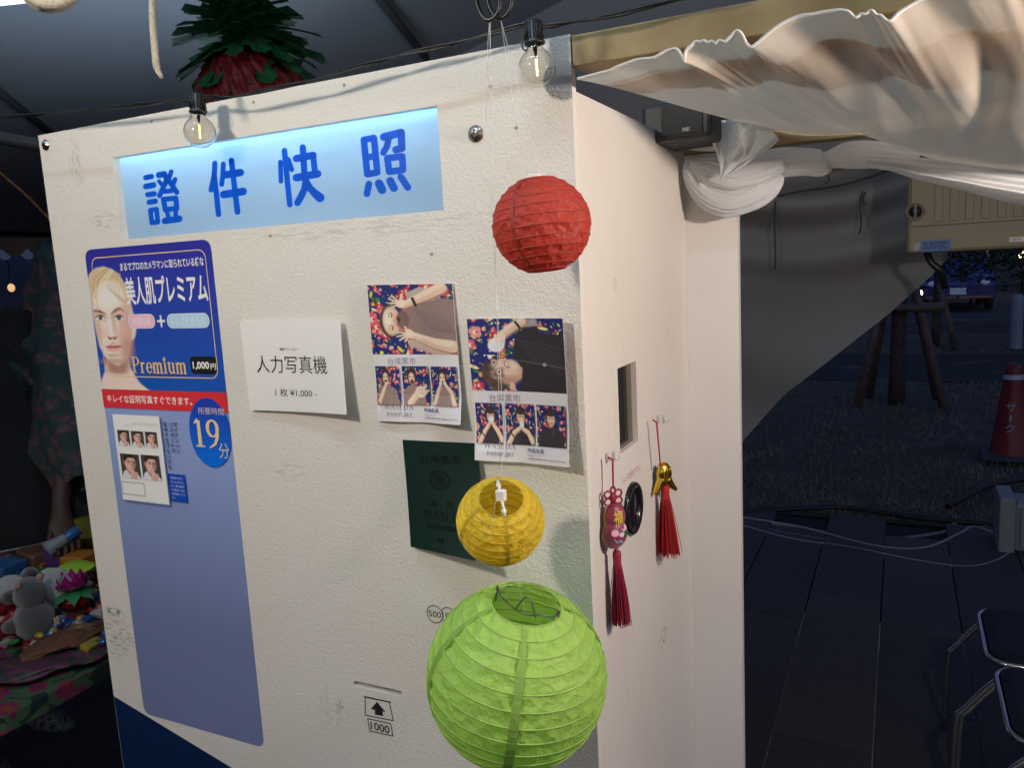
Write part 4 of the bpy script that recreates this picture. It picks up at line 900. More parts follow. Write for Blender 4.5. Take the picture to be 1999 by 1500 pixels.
# ------------------------------------------------------------------ cable with two bulbs
def bulb_lamp(u, v, y, r, label, lit, su, sv):
    c = onY(u, v, y); st = onY(su, sv, y); up = st-c; up /= np.linalg.norm(up)
    t = thing('string_bulb', c, label, 'light bulb', 'bulbs on the cable along the booth top')
    prof = [(.0008, -r)]+[(r*math.sin(g), -r*math.cos(g)) for g in [k*.157 for k in range(1, 17)]]+[(r*.46, r*.98), (r*.42, r*1.18), (r*.42, r*1.3)]
    b = MB(); b.lathe(prof, c, up, 32); b.lathe([(x*.965, z*.975) for x, z in prof][::-1], c, up, 32); b.build('glass_globe', GLASS, t)
    b = MB(); b.lathe([(.0005, .0125), (.0016, .013), (.0022, .018), (.0028, .022)], c, up, 12); b.tube([c+up*.013, c+up*.008], .0004, 5); b.build('stem', M('stem_glass', (.25, .22, .17), .3), t)
    b = MB(); sd = np.cross(up, (0, 1, 0)); b.tube([c+up*.009, c-up*.008], .0011, 8); b.build('filament', M('filament_%s' % lit, (1, .8, .4), .4, emit=(1, .66, .22), estr=lit), t)
    k = r/.0195
    b = MB(); prof = [(.0088*k, r*1.16), (.0112*k, r*1.22), (.0112*k, r*1.3), (.0092*k, r*1.42), (.0095*k, r*2.35), (.0078*k, r*2.42), (.0002, r*2.42)]; b.lathe(prof, c, up, 24)
    for j in range(16):
        g = j*math.pi/8; b.tube([c+up*r*z+(np.cross(up, (0, 1, 0))*math.cos(g)+np.cross(up, np.cross(up, (0, 1, 0)))*math.sin(g))*.0096*k for z in (1.48, 2.30)], .0009, 5)
    o = b.build('socket', BLACKP, t)
    e = c+up*r*1.35-np.array([.011, 0, 0])*(1 if u > 800 else -1); b = MB(); b.tube([e+np.array([.004*math.cos(g), .0, .007*math.sin(g)]) for g in [j*.4 for j in range(16)]], .0009, 6, closed=True); b.build('socket_clip', BLACKP, t)
    light('bulb_glow', 'POINT', P(c), .55 if u > 800 else .03, (1, .72, .36), .001)
    return c, up, r
bL = bulb_lamp(390, 258, -.045, .0205, 'clear globe bulb hanging above the left part of the lit sign', 3.5, 386, 210)
bR = bulb_lamp(1048, 132, -.034, .0198, 'clear globe bulb at the right top corner of the booth', 10, 1043, 75)
def yy(t): return -.09+.05*t
pts = [(-60, 232), (0, 228), (130, 219), (260, 205), (340, 196), (372, 191), (396, 189), (440, 190), (520, 176), (610, 156), (700, 130), (780, 108), (860, 90), (950, 68), (1026, 46), (1060, 50), (1110, 44), (1210, 26), (1330, -2), (1420, -16)]
path = [onY(u, v, -.054+.020*max(0, u)/1050) for u, v in pts]
b = MB(); sp_ = smooth_path(path, 8)
for s_ in (-1, 1): b.tube([p+np.array([0, s_*.0016*math.cos(k*.22), s_*.0016*math.sin(k*.22)+.0004*math.sin(k*.5)]) for k, p in enumerate(sp_)], .0014, 6)
b.build('string_cable', M('black_cable', (.012, .012, .014), .4), None, 'black twisted cable that carries the bulbs along the booth top', 'cable')

# ------------------------------------------------------------------ charms on the side board
RED1 = M('crimson_cord', (.30, .012, .05), .6, bump=(900, .4, .0006)); RED2 = M('red_cord', (.42, .012, .016), .6, bump=(900, .4, .0006))
GOLDM = M('gold_foil', (.80, .52, .06), .22, metal=1, bump=(220, .4, .0012))
def tassel(par, top, L_, r0, r1, mat, lean=(0, 0), seed=1, n=110, matname='tassel'):
    b = MB(); rr = random.Random(seed); top = np.array(top)
    b.lathe([(.0005, .001), (r0*.9, 0), (r0, -.004), (r0*.92, -.014), (r0*.98, -.018), (r0*.8, -.03)], top, (0, 0, 1), 14)
    for k in range(n):
        g = rr.random()*6.283; q = math.sqrt(rr.random()); e = L_*rr.uniform(.94, 1.0); fl = 1.25 if rr.random() < .1 else 1
        p0 = top+np.array([r0*.8*q*math.cos(g), r0*.8*q*math.sin(g), -.012]); p2 = top+np.array([r1*q*math.cos(g)*fl+lean[0], r1*q*math.sin(g)*fl*.9+lean[1], -e])
        p1 = p0*.5+p2*.5+np.array([.0012*math.cos(g), .0012*math.sin(g), 0]); b.tube(smooth_path([p0, p1, p2], 3), .00055, 3, cap=False)
    return b.build('tassel', mat, par)
# gourd charm
hx, hy, hz = .9155, hk1[0]+.002, hk1[1]
gt = thing('gourd_charm', (hx, hy, hz-.235), 'crimson double-gourd charm with knot and long tassel, left of the lens', 'charm')
def sxo(u, v, x): p = onX(u, v, x); return p
XO = .9245
K = [sxo(u, v, XO) for u, v in ((1196, 893), (1197, 955), (1197, 972), (1199, 992), (1200, 1012), (1200, 1042), (1203, 1068), (1204, 1076), (1211, 1219))]
b = MB(); b.tube([K[0]+np.array([-.006, 0, 0]), K[0]+np.array([0, .001, -.004]), K[1]], .0011, 6); b.tube([K[0]+np.array([-.006, -.002, 0]), K[0]+np.array([0, -.001, -.004]), K[1]], .0011, 6); b.build('cord', RED1, gt)
b = MB(); kc = K[2]; Tn_ = np.array([.66, .75, 0])
for g in range(6):
    t_ = g*math.pi/3+math.pi/6; q = kc+Tn_*math.cos(t_)*.0085+np.array([0, 0, math.sin(t_)*.0095])
    b.tube([q+Tn_*math.cos(j*.785)*.0042*(1.2 if g in (0, 2, 3, 5) else .8)+np.array([0, 0, math.sin(j*.785)*.0046]) for j in range(8)], .0013, 6, closed=True)
b.ell(kc, (.004, .006, .007), 12, 8, noise=.12); b.ell(kc-np.array([0, 0, .013]), (.003, .003, .004), 10, 6, noise=.1); b.build('knot', RED1, gt)
up_, lo_ = (K[4]*.9+K[3]*.1), K[5]; Tn = np.array([.66, .75, 0]); Nn = np.array([.75, -.66, 0]); RZ = Matrix.Rotation(math.atan2(Tn[1], Tn[0]), 3, 'Z')
b = MB(); b.ell(up_-np.array([0, 0, .001]), (.0145, .0095, .0190), 24, 14, rot=RZ); b.ell(lo_-np.array([0, 0, .0005]), (.0170, .0110, .0190), 24, 14, rot=RZ); pouch = b.build('gourd_pouch', M('brocade', (.16, .012, .05), .38, bump=(500, .5, .001), var=(120, .5, (.30, .02, .06)), sheen=.5), gt)
b = MB()
for cc_, ry, rz in ((up_, .0148, .0194), (lo_, .0173, .0194)): b.tube([cc_+Tn*ry*math.cos(k*.2618)+np.array([0, 0, rz*math.sin(k*.2618)]) for k in range(24)], .0008, 5, closed=True)
b.build('gold_piping', GOLDM, pouch)
def gface(a, c, o):
    cc_, ry, rz, dp = (up_, .0150, .0196, .0095) if c > 0 else (lo_, .0175, .0196, .0110)
    z = c+(up_[2]+lo_[2])/2; return cc_*np.array([1, 1, 0])+np.array([0, 0, z])+Tn*a+Nn*(dp*math.sqrt(max(.06, 1-(a/ry)**2-((z-cc_[2])/rz)**2))+o)
gp2 = Print(gface, off=.0004); hu = up_[2]-(up_[2]+lo_[2])/2; hl = -hu
gp2.text('福', -.0065, hu+.010, .0070, hu-.007, (.75, .50, .10), .012)
gp2.ellipse(.003, hl+.0145, .009, .0028, (.02, .10, .04)); gp2.ellipse(.009, hl+.008, .0045, .004, (.70, .45, .55)); gp2.ellipse(-.005, hl+.004, .005, .0045, (.75, .40, .50)); gp2.ellipse(.004, hl+.001, .004, .003, (.70, .60, .68)); gp2.ellipse(.0105, hl+.001, .003, .005, (.02, .10, .04))
gp2.stroke([(-.006, hl-.004), (-.002, hl-.009), (.002, hl-.006), (.006, hl-.011)], .0018, (.30, .45, .55))
gp2.build('embroidery', pouch)
b = MB(); b.ell(K[6]+np.array([0, 0, .001]), (.0038, .0045, .0042), 10, 6, noise=.1); b.ell(K[6]-np.array([0, 0, .005]), (.003, .0034, .003), 10, 6, noise=.1); b.build('bead_knot', RED1, gt)
tassel(gt, K[7]-np.array([0, 0, .001]), K[7][2]-K[8][2], .0055, .0125, RED1, (0.001, .003), 4, 150)
# gold fish charm
ft = thing('fish_charm', (hx, hk2[0], hk2[1]-.2), 'gold puffy fish charm with a red tassel, right of the lens', 'charm')
K = [sxo(u, v, XO) for u, v in ((1282, 820), (1289, 905), (1296, 930), (1298, 952), (1304, 1085))]
b = MB(); b.tube([K[0]+np.array([-.006, 0, 0]), K[0]+np.array([0, .0015, -.004]), K[1]], .0009, 6); b.tube([K[0]+np.array([-.006, -.002, 0]), K[0]+np.array([0, -.002, -.004]), K[1]-np.array([0, .001, 0])], .0009, 6); b.ell(K[1]-np.array([0, 0, .002]), (.002, .0024, .003), 8, 6); b.build('cord', RED2, ft)
Tn = np.array([.55, .835, 0]); RZ = Matrix.Rotation(math.atan2(Tn[1], Tn[0]), 3, 'Z'); Nn = np.array([.835, -.55, 0]); zf = lambda t, n, z: K[2]+Tn*t+Nn*n+np.array([0, 0, z])
b = MB(); b.ell(zf(0, 0, .004), (.0135, .0085, .0175), 18, 12, rot=RZ, noise=.04)
for s_ in (-1, 1):
    q = smooth_path([zf(s_*.004, 0, -.004), zf(s_*.010, 0, -.012), zf(s_*.016, .001, -.019), zf(s_*.0215, .002, -.0245)], 4)
    b.tube(q, [.0085-.0056*k/(len(q)-1) for k in range(len(q))], 10)
b.build('fish_body', GOLDM, ft)
b = MB()
for s_ in (-.5, 0, .5): b.tube([zf(s_*.011, .0088*math.sqrt(max(.05, 1-(s_*.8)**2-(z/.0175)**2)), z+.004) for z in (-.011, -.005, 0, .005, .011)], .0008, 5)
b.build('stitched_ridge', GOLDM, ft)
tassel(ft, K[3]+np.array([0, 0, .003]), K[3][2]-K[4][2]+.003, .0070, .0190, RED2, (0.002, .006), 9, 150)

# ------------------------------------------------------------------ roof timbers, speaker, cloths
b = MB(); b.bbox((.9125, .0005, 1.7855), (2.6, .040, 1.8185), .0015); b.build('timber_beam', TIMBER, None, 'square pale timber running right from the top of the front board', 'beam')
b = MB(); b.bbox((.860, .5085, 1.7432), (2.6, .545, 1.7665), .0015); b.build('timber_beam', TIMBER, None, 'rear square pale timber resting above the white column', 'beam')
# loudspeaker on the side board's top edge
sc_ = onX(1318, 238, .955)
spk = thing('loudspeaker', (.95, .40, 1.764), 'small black loudspeaker sitting on the side board beneath the cloth', 'speaker')
p8 = []
q0 = onY(1252, 208, .335); q1 = onY(1388, 238, .335); q2 = onY(1382, 272, .335); q3_ = onY(1252, 256, .335)
xs0, xs1, zs1, zs0 = q0[0], q1[0], q0[2]+.001, q2[2]
b = MB(); b.bbox((xs0, .335, zs0+.004), (xs1, .46, zs1), .006); b.build('cabinet', M('speaker_black', (.015, .015, .017), .5), spk)
b = MB(); b.box((xs0+.030, .3325, zs0+.012), (xs1-.012, .3348, zs1-.006)); b.build('grille', M('speaker_grille', (.035, .032, .03), .7, bump=(1500, .8, .001)), spk)
pn = Print(lambda a, c, o: (a, .3325-o, c)); a_ = onY(1332, 249, .3325); c_ = onY(1346, 255, .3325); pn.text('HNE1', a_[0], a_[2], c_[0], c_[2], (.5, .5, .5), .02); pn.build('badge', spk)
b = MB(); b.box((.897, .36, 1.7632), (.935, .44, zs0+.0035)); b.build('foot', BLACKP, spk)

# sheer cloth thrown from the front timber to the rear one
hem = [(1128, 155), (1160, 147), (1200, 135), (1236, 120), (1270, 116), (1290, 106), (1305, 99), (1322, 97), (1333, 112), (1337, 122), (1340, 100), (1360, 82), (1395, 83), (1425, 76), (1437, 61), (1448, 66), (1462, 92), (1480, 85), (1520, 55), (1560, 35), (1600, 28), (1640, 21), (1672, 34), (1700, 24), (1735, 43), (1760, 26), (1800, 3), (1850, -3), (1930, -10), (2060, -40), (2200, -60)]
far = [(1478, 246), (1500, 250), (1530, 256), (1560, 261), (1600, 263), (1650, 261), (1690, 260), (1740, 278), (1790, 300), (1850, 319), (1920, 331), (1999, 341), (2120, 350), (2300, 352)]
def sampler(pts, y):
    w_ = [onY(u, v, y) for u, v in pts]; d = [0]
    for k in range(1, len(w_)): d.append(d[-1]+np.linalg.norm(w_[k]-w_[k-1]))
    d = np.array(d)/d[-1]; w_ = np.array(w_)
    return lambda t: np.array([np.interp(t, d, w_[:, k]) for k in range(3)])
hs = smooth_path([(u, v, 0) for u, v in hem], 5); hemf = sampler([(p[0], p[1]) for p in hs], -.038)
fs = smooth_path([(u, v, 0) for u, v in far], 4); farf = sampler([(p[0], p[1]) for p in fs], .500)
def ruffle(s): p = hemf(s); base = (hemf(max(0, s-.05))+hemf(min(1, s+.05))+hemf(max(0, s-.025))+hemf(min(1, s+.025)))/4; return p-base
NU, NV = 300, 46
def clothf(a, t):
    p = hemf(a)*(1-t)+farf(a)*t
    k = math.exp(-t*8.0)
    base = p-ruffle(a)*(1-t)
    p = base+ruffle(a)*k*1.0
    sag = .022*math.sin(math.pi*t)*min(1, .1+a*2.0)
    p = p+np.array([0, 0, -sag+.0035*min(1, a*4)*vnoise(a*16+2.2*t, t*3.5, 1, 2)*math.sin(math.pi*min(1, t*1.15+.05))+.0016*min(1, a*5)*vnoise(a*42+6*t, t*5, 2, 5)*math.sin(math.pi*min(1, t+.06))+.0011*math.exp(-t*9)*math.sin(a*120+9*math.sin(a*17+1)+4*math.sin(a*41))*min(1, a*6)*(.5+.5*math.sin(a*23))+.007*math.sin(math.pi*min(1, t*1.2+.08))*min(1, a*3)*math.exp(-((math.sin(a*13+2.4*t*t+1.2*math.sin(t*4+a*5))-.6)/.32)**2)])
    return p
cl = MB(); cl.grid(clothf, NU, NV)
canopy_cloth = cl.build('sheer_cloth', CLOTH, None, 'sheer beige cloth with a ruffled white hem slung under the timbers at top right', 'cloth')
b = MB(); b.tube([clothf(k/NU, 0)+np.array([0, -.0012, .0006]) for k in range(NU+1)], .0015, 7); b.build('hem', HEM, canopy_cloth)
# white curtain bunched up on the rear timber
curt = thing('bunched_curtain', onY(1430, 330, .47), 'white curtain bunched and knotted at the left end of the rear timber', 'curtain')
def fold_tube(name, pts, y, radii, nf, amp, flat=1.0, seed=1, n=110, yo=None):
    """cloth roll: pixel-free path in world space with lengthwise folds"""
    pth = smooth_path([onY(u, v, yk) for (u, v), yk in zip(pts, y if hasattr(y, '__len__') else [y]*len(pts))], 12)
    rad = np.interp(np.linspace(0, 1, len(pth)), np.linspace(0, 1, len(radii)), radii)
    V = []; F = []; prev = None
    for k, p in enumerate(pth):
        t = pth[min(k+1, len(pth)-1)]-pth[max(k-1, 0)]; t /= np.linalg.norm(t)
        a = np.cross(t, (0, 1, 0)); a /= np.linalg.norm(a)+1e-9; c = np.cross(t, a)
        for j in range(n):
            g = 2*math.pi*j/n
            tw = k*.035+.6*math.sin(k*.06+seed)
            r1 = 1-abs(math.sin((nf*.5)*g+tw+seed)); r2 = 1-abs(math.sin((nf+1.5)*g*.5*1.0+1.7*math.sin(k*.045)+seed*2-tw)); r3 = 1-abs(math.sin((nf*1.5)*g+k*.02*math.sin(seed)+.8*math.sin(g*3)))
            w_ = 1.08-amp*2.0*r1**3-amp*1.3*r2**4-amp*.8*r3**3+amp*.5*math.sin(k*.21+g*2+seed)
            V.append(p+(a*math.cos(g)+c*math.sin(g)*flat)*rad[k]*w_)
    m = len(pth)
    for k in range(m-1):
        for j in range(n): F.append((k*n+j, k*n+(j+1) % n, (k+1)*n+(j+1) % n, (k+1)*n+j))
    F.append(tuple(range(n))[::-1]); F.append(tuple((m-1)*n+j for j in range(n)))
    b = MB(); b.add(V, F, 0, True); return b.build(name, LINEN, curt)
fold_tube('lower_lobe', [(1352, 305), (1356, 340), (1385, 372), (1425, 386), (1470, 376), (1505, 355), (1522, 338)], .47, [.010, .019, .026, .029, .026, .019, .010], 5, .10, .7, 2)
fold_tube('inner_fold', [(1350, 318), (1385, 330), (1430, 345), (1480, 340), (1530, 322)], .455, [.008, .019, .021, .018, .008], 4, .12, .7, 5)
def flap(name, top, tip, y, nf, dp, lean, seed):       # flat cloth corner with sharp folds running into its tip
    tf = smooth_path([(u, v, 0) for u, v in top], 8)
    def f(a, c):
        i = a*(len(tf)-1); k = min(int(i), len(tf)-2); q = tf[k]+(tf[k+1]-tf[k])*(i-k); c2 = c**.9
        u = q[0]*(1-c2)+tip[0]*c2+lean*math.sin(math.pi*c); v = q[1]*(1-c2)+tip[1]*c2
        z = abs(math.sin(nf*math.pi*a*.5+seed+.5*c)); return onY(u, v, y-dp*z*(1-c*.85)-dp*.35*abs(math.sin(nf*2.3*a+seed*2+c*2))*(1-c))
    b = MB(); b.grid(f, 60, 26); return b.build(name, LINEN, curt)
flap('cloth_corner', [(1372, 248), (1400, 236), (1450, 234), (1505, 252), (1512, 272)], (1406, 352), .425, 5, .022, 10, .4)
flap('cloth_corner', [(1436, 262), (1470, 254), (1508, 258), (1522, 272)], (1440, 318), .402, 3, .014, 14, 1.3)
fold_tube('hanging_point', [(1340, 290), (1372, 286), (1410, 280), (1440, 278)], .445, [.001, .007, .012, .009], 3, .1, .5, 8)
fold_tube('rolled_part', [(1432, 338), (1480, 326), (1530, 318), (1570, 316), (1604, 318), (1618, 312), (1650, 304), (1690, 302), (1730, 305), (1790, 318)], .48, [.016, .021, .022, .020, .018, .013, .018, .019, .019, .016], 5, .07, .8, 4)
b = MB()
def swag(a, t):
    top_ = np.interp(a, [0, .2, .5, .75, 1], [303, 306, 322, 338, 340]); bot = np.interp(a, [0, .12, .25, .4, .6, .8, 1], [322, 334, 352, 366, 388, 408, 424]); u = 1690+a*420
    p = onY(u, top_*(1-t)+bot*t, .47-.035*math.sin(math.pi*t)); return p+np.array([0, -.012*math.sin(t*9+a*2.0)-.006*math.sin(t*17+a*5), 0])
b.grid(swag, 50, 26); b.build('swag', LINEN, curt)

# ------------------------------------------------------------------ tent above and behind
TENT = M('tent_fabric', (.40, .44, .49), .8, bump=(500, .15, .001), var=(1.2, .12))
tent = thing('tent', (-1, 2, 0), 'large grey event tent whose roof spans over the booth', 'tent')
KS = .27
def roofz(x): return 1.98+(min(x, 1.6)+4.2)*KS-max(0, x-1.6)*KS
def on_roof(u, v, dz=0):
    d = ray(u, v); t = (1.98+(CAM[0]+4.2)*KS+dz-CAM[2])/(d[2]-d[0]*KS); return CAM+d*t
b = MB()
for (xa, xb) in ((-4.2, 1.6), (1.6, 3.6)):
    b.grid(lambda a, c: (xa+(xb-xa)*a, -8+11.4*c, roofz(xa+(xb-xa)*a)-.035*math.sin(math.pi*((c*3) % 1))*math.sin(math.pi*a)), 20, 42)  # front run lengthened out of view to keep sky light off the booth
b.build('roof', TENT, tent)
b = MB(); b.grid(lambda a, c: (-4.2+7.8*a, 3.4, 1.88+(roofz(-4.2+7.8*a)-1.88)*c), 24, 4); b.build('gable', TENT, tent)
b = MB()
for k in range(64):
    y0, y1 = -8+11.4*k/64, -8+11.4*(k+1)/64
    b.grid(lambda a, c: (-4.2+.02*math.sin(9*(y0+(y1-y0)*a)), y0+(y1-y0)*a, 1.98-(.10+.06*math.sin(math.pi*a))*c), 6, 1)
b.build('valance', M('valance_cloth', (.36, .37, .38), .8), tent)
b = MB(); b.tube([(-4.18, -8, 1.99), (-4.18, 3.38, 1.99)], .03, 10); b.build('eave_pole', DARKMETAL, tent)
for (p, q, r) in (((-20, 165), (102, 262), .018), ((738, -6), (832, 112), .022)):
    b = MB(); b.tube([on_roof(*p, -.06), on_roof(*q, -.06)], r, 8); b.build('rafter', M('rafter_grey', (.06, .065, .075), .6), tent)
b = MB(); b.tube([onD(-90, 252, 2.2), onD(0, 269, 2.2), onD(200, 306, 2.2)], .0175, 12); b.build('cross_pole', M('pole_grey', (.09, .095, .10), .45), tent)
for x, y in ((-4.18, -7.9), (-4.18, 3.35), (3.5, -7.9)):
    b = MB(); b.tube([(x, y, 0), (x, y, 1.98)], .025, 10); b.build('leg', DARKMETAL, tent)
b = MB(); b.tube(smooth_path([onD(-40, 308, 2.1), onD(0, 338, 2.1), onD(50, 380, 2.1), onD(100, 432, 2.1), onD(160, 500, 2.1)], 5), .0035, 6); b.build('guy_rope', M('orange_rope', (.35, .14, .03), .8, bump=(400, .8, .002), var=(160, .8, (.03, .02, .02))), None, 'orange and black twisted rope slanting down behind the left board edge', 'rope')
# rope end, rope coil and LED tube at the top left
BEI = M('beige_rope', (.56, .50, .40), .9, bump=(700, .9, .002), var=(300, .3))
b = MB(); b.tube(smooth_path([onD(296, -60, .95), onD(298, 30, .95), onD(301, 80, .95), onD(306, 130, .95), onD(316, 152, .95)], 5), [.0042]*16+[.0038, .0034, .003, .0028, .002], 8); b.build('rope_end', BEI, None, 'frayed beige rope end hanging down at the top left', 'rope')
b = MB()
for k in range(4): b.tube([onD(99, -22, .95+.012*k)+(RT*math.cos(g)*.030*(1+.03*k)+UP*math.sin(g)*(.019+.002*k)) for g in [j*.262 for j in range(24)]], .0055, 8, closed=True)
b.build('rope_coil', BEI, None, 'coiled knot of fuzzy beige rope at the top left corner', 'rope')
b = MB(); b.tube([onD(-80, 10, .99), onD(40, -3, .99), onD(160, -20, .99)], .0055, 10); b.build('led_tube', M('tube_emission', (.8, .9, 1), .4, emit=(.55, .8, 1.0), estr=2.5), None, 'lit bluish white tube lamp at the top left corner', 'tube lamp')

# paper pineapple hanging behind the board
pine = thing('paper_pineapple', onD(498, 190, 2.3), 'red paper pineapple with a dark green leaf crown hanging behind the booth', 'decoration')
cP = onD(494, 205, 2.3); GRN = M('green_foil_paper', (.008, .10, .036), .5, bump=(120, .6, .004)); REDP = M('red_foil_paper', (.16, .008, .013), .55, bump=(120, .5, .004))
b = MB(); R_ = .155
V = []; n = 72; m = 22
for k in range(m+1):
    th = math.pi*k/m
    for j in range(n):
        g = 2*math.pi*j/n; w_ = 1+.035*(j % 2)+.03*math.sin(th*30+j*2.4)+.02*math.sin(7*g+k)
        V.append(cP+np.array([math.sin(th)*math.cos(g), math.sin(th)*math.sin(g), math.cos(th)*1.0])*R_*w_)
b.add(V, [(k*n+j, k*n+(j+1) % n, (k+1)*n+(j+1) % n, (k+1)*n+j) for k in range(m) for j in range(n)], 0, False); b.build('fruit', REDP, pine)
proto = None; rr = random.Random(5)
def leaf_mesh(l, wd, droop):        # broad frilly leaf with lobed edges
    b = MB(); V = []; N_ = 10
    for k in range(N_+1):
        t = k/N_; ww = wd*(.35+1.0*math.sin(math.pi*min(1, .12+t*.86)))*(1.30 if k % 2 else .72)*(1 if k < N_ else .25)
        z_ = -droop*t*t; x_ = l*t*(1-.10*t)
        V += [(x_+.012*(k % 2), -ww, z_-.012*(1 if k % 2 else -.4)), (x_, -ww*.5, z_+.006), (x_, 0, z_-.004), (x_, ww*.5, z_+.006), (x_+.012*(k % 2), ww, z_-.012*(1 if k % 2 else -.4))]
    F = []
    for k in range(N_): F += [(5*k+j, 5*k+j+1, 5*k+j+6, 5*k+j+5) for j in range(4)]
    b.add(V, F); return b
for tier, (z, l, nL, up_a, dr) in enumerate(((.105, .180, 17, .20, .19), (.130, .190, 17, .38, .20), (.155, .190, 16, .55, .19), (.178, .190, 15, .72, .17), (.20, .185, 13, .92, .14), (.215, .175, 11, 1.15, .09), (.23, .160, 8, 1.38, .03))):
    lb_ = leaf_mesh(l, .040, dr); base_o = None
    for k in range(nL):
        if base_o is None: base_o = lb_.build('leaf', GRN, None); o = base_o; o.parent = pine
        else: o = base_o.copy(); COL.objects.link(o)
        o.location = Vector(P(cP-np.array(pine.location)+np.array([0, 0, z]))); o.rotation_euler = (rr.uniform(-.35, .35), -up_a+rr.uniform(-.16, .16), 6.283*k/nL+tier*.2+rr.uniform(-.08, .08)); s_ = rr.uniform(.72, .92); o.scale = (s_, s_, s_)
        if base_o is o:
            me = o.data; off = Vector(WORLD[o.name])
            for v_ in me.vertices: v_.co += off

# grey side sheet of the next tent
TARP = M('grey_tarp', (.27, .27, .27), .75, bump=(350, .15, .001), var=(1.5, .12))
tarp = thing('tent_side_sheet', onY(1500, 900, 2.9), 'grey tent side sheet hanging in sagging folds with a slanted lower edge', 'tent sheet')
def tarpf(a, t):
    u0, v0 = 1360+a*490, 335-a*18
    v1 = np.interp(a, [0, .15, .35, .55, .75, .9, 1], [960, 880, 770, 695, 620, 555, 505]); v = v0*(1-t)+v1*t; p = onY(u0, v, 2.9)
    zz = p[2]
    f_ = .060*math.sin((zz+ .10*math.cos((a-.45)*3.2))*26)*max(0, min(1, (zz-1.25)*1.6))+.035*math.sin(zz*9+a*3)
    return p+np.array([0, f_, 0])
b = MB(); b.grid(tarpf, 44, 70); b.build('sheet', TARP, tarp)
b = MB(); b.tube([tarpf(k/20, 0)+np.array([0, -.02, .01]) for k in range(21)], .016, 8); b.build('top_rail', DARKMETAL, tarp)
b = MB(); b.tube(smooth_path([onY(1520, 382, 2.8), onY(1570, 372, 2.8), onY(1640, 362, 2.8), onY(1700, 345, 2.8), onY(1740, 330, 2.8)], 5), .005, 6); b.build('cord', M('dark_cord', (.05, .05, .055), .7), tarp)
for pts in ([(1514, 392), (1512, 440), (1514, 500), (1513, 527)], [(1684, 372), (1679, 400), (1681, 440), (1677, 456)], [(1615, 335), (1618, 352), (1610, 358)], [(1690, 374), (1685, 388), (1688, 400)]):
    b = MB(); b.tube(smooth_path([onY(u, v, 2.79) for u, v in pts], 4), .0035, 5); b.build('tie', M('dark_cord'), tarp)

# beige power box
bx = thing('distribution_box', onY(1880, 495, 2.2), 'beige plastic power distribution box with a round latch hung at the right', 'power box')
A0 = onY(1769, 496, 2.2); zt = A0[2]+.30; xr = A0[0]+.62; BEIGE = M('beige_plastic', (.20, .175, .105), .5, bump=(30, .03, .002))
b = MB(); b.bbox((A0[0], 2.2, A0[2]), (xr, 2.36, zt), .012); b.build('case', BEIGE, bx)
lt_, lb2 = onY(1779, 375, 2.195), onY(1779, 443, 2.195)
b = MB(); b.bbox((lt_[0], 2.192, lb2[2]), (xr-.02, 2.1995, lt_[2]+.10), .002); b.build('lid', BEIGE, bx)
for k in range(11):
    x = lt_[0]+.07+.045*k; b = MB(); b.bbox((x, 2.186, lb2[2]+.012), (x+.024, 2.1918, lt_[2]+.09), .0015); b.build('lid_rib', BEIGE, bx)
lc = onY(1787, 413, 2.19)
b = MB(); b.lathe([(.030, .002), (.030, .006), (.026, .008), (.025, .004), (.0005, .004)], (lc[0], 2.192, lc[2]), (0, -1, 0), 28); b.build('latch_ring', BEIGE, bx)
b = MB(); b.lathe([(.019, .002), (.019, .011), (.0005, .012)], (lc[0], 2.192, lc[2]), (0, -1, 0), 24); b.box((lc[0]-.004, 2.176, lc[2]-.026), (lc[0]+.004, 2.186, lc[2]+.026)); b.build('latch', BLACKP, bx)
pn = Print(lambda a, c, o: (a, 2.1995-o, c), off=.0006); a_ = onY(1797, 470, 2.2); c_ = onY(1855, 489, 2.2)
pn.rect(a_[0], a_[2], c_[0], c_[2], (.02, .13, .34)); pn.text('SUNTEC', a_[0]+.008, a_[2]-.006, c_[0]-.008, c_[2]+.006, (.015, .03, .06), .03)
for k in range(3): pn.poly([(a_[0]-.022+.006*k, c_[2]+.004), (a_[0]-.018+.006*k, c_[2]+.004), (a_[0]-.010+.006*k, a_[2]-.006), (a_[0]-.014+.006*k, a_[2]-.006)], (.35, .36, .36))
a_ = onY(1970, 463, 2.2); c_ = onY(2020, 470, 2.2); pn.rect(a_[0], a_[2], c_[0], c_[2], (.6, .6, .58)); pn.text('100V 30A', a_[0]+.003, a_[2]-.002, c_[0]-.003, c_[2]+.002, (.1, .1, .1)); pn.build('label', bx)
b = MB(); b.tube(smooth_path([onY(1808, 490, 2.28), onY(1818, 512, 2.26), onY(1836, 530, 2.26), onY(1844, 560, 2.3)], 6), .012, 10); b.build('cable_tail', BLACKP, bx)
b = MB()
for x in (A0[0]+.05, xr-.05): b.box((x-.012, 2.362, A0[2]+.05), (x+.012, 2.372, 2.32))
b.build('hanging_strap', BLACKP, bx)

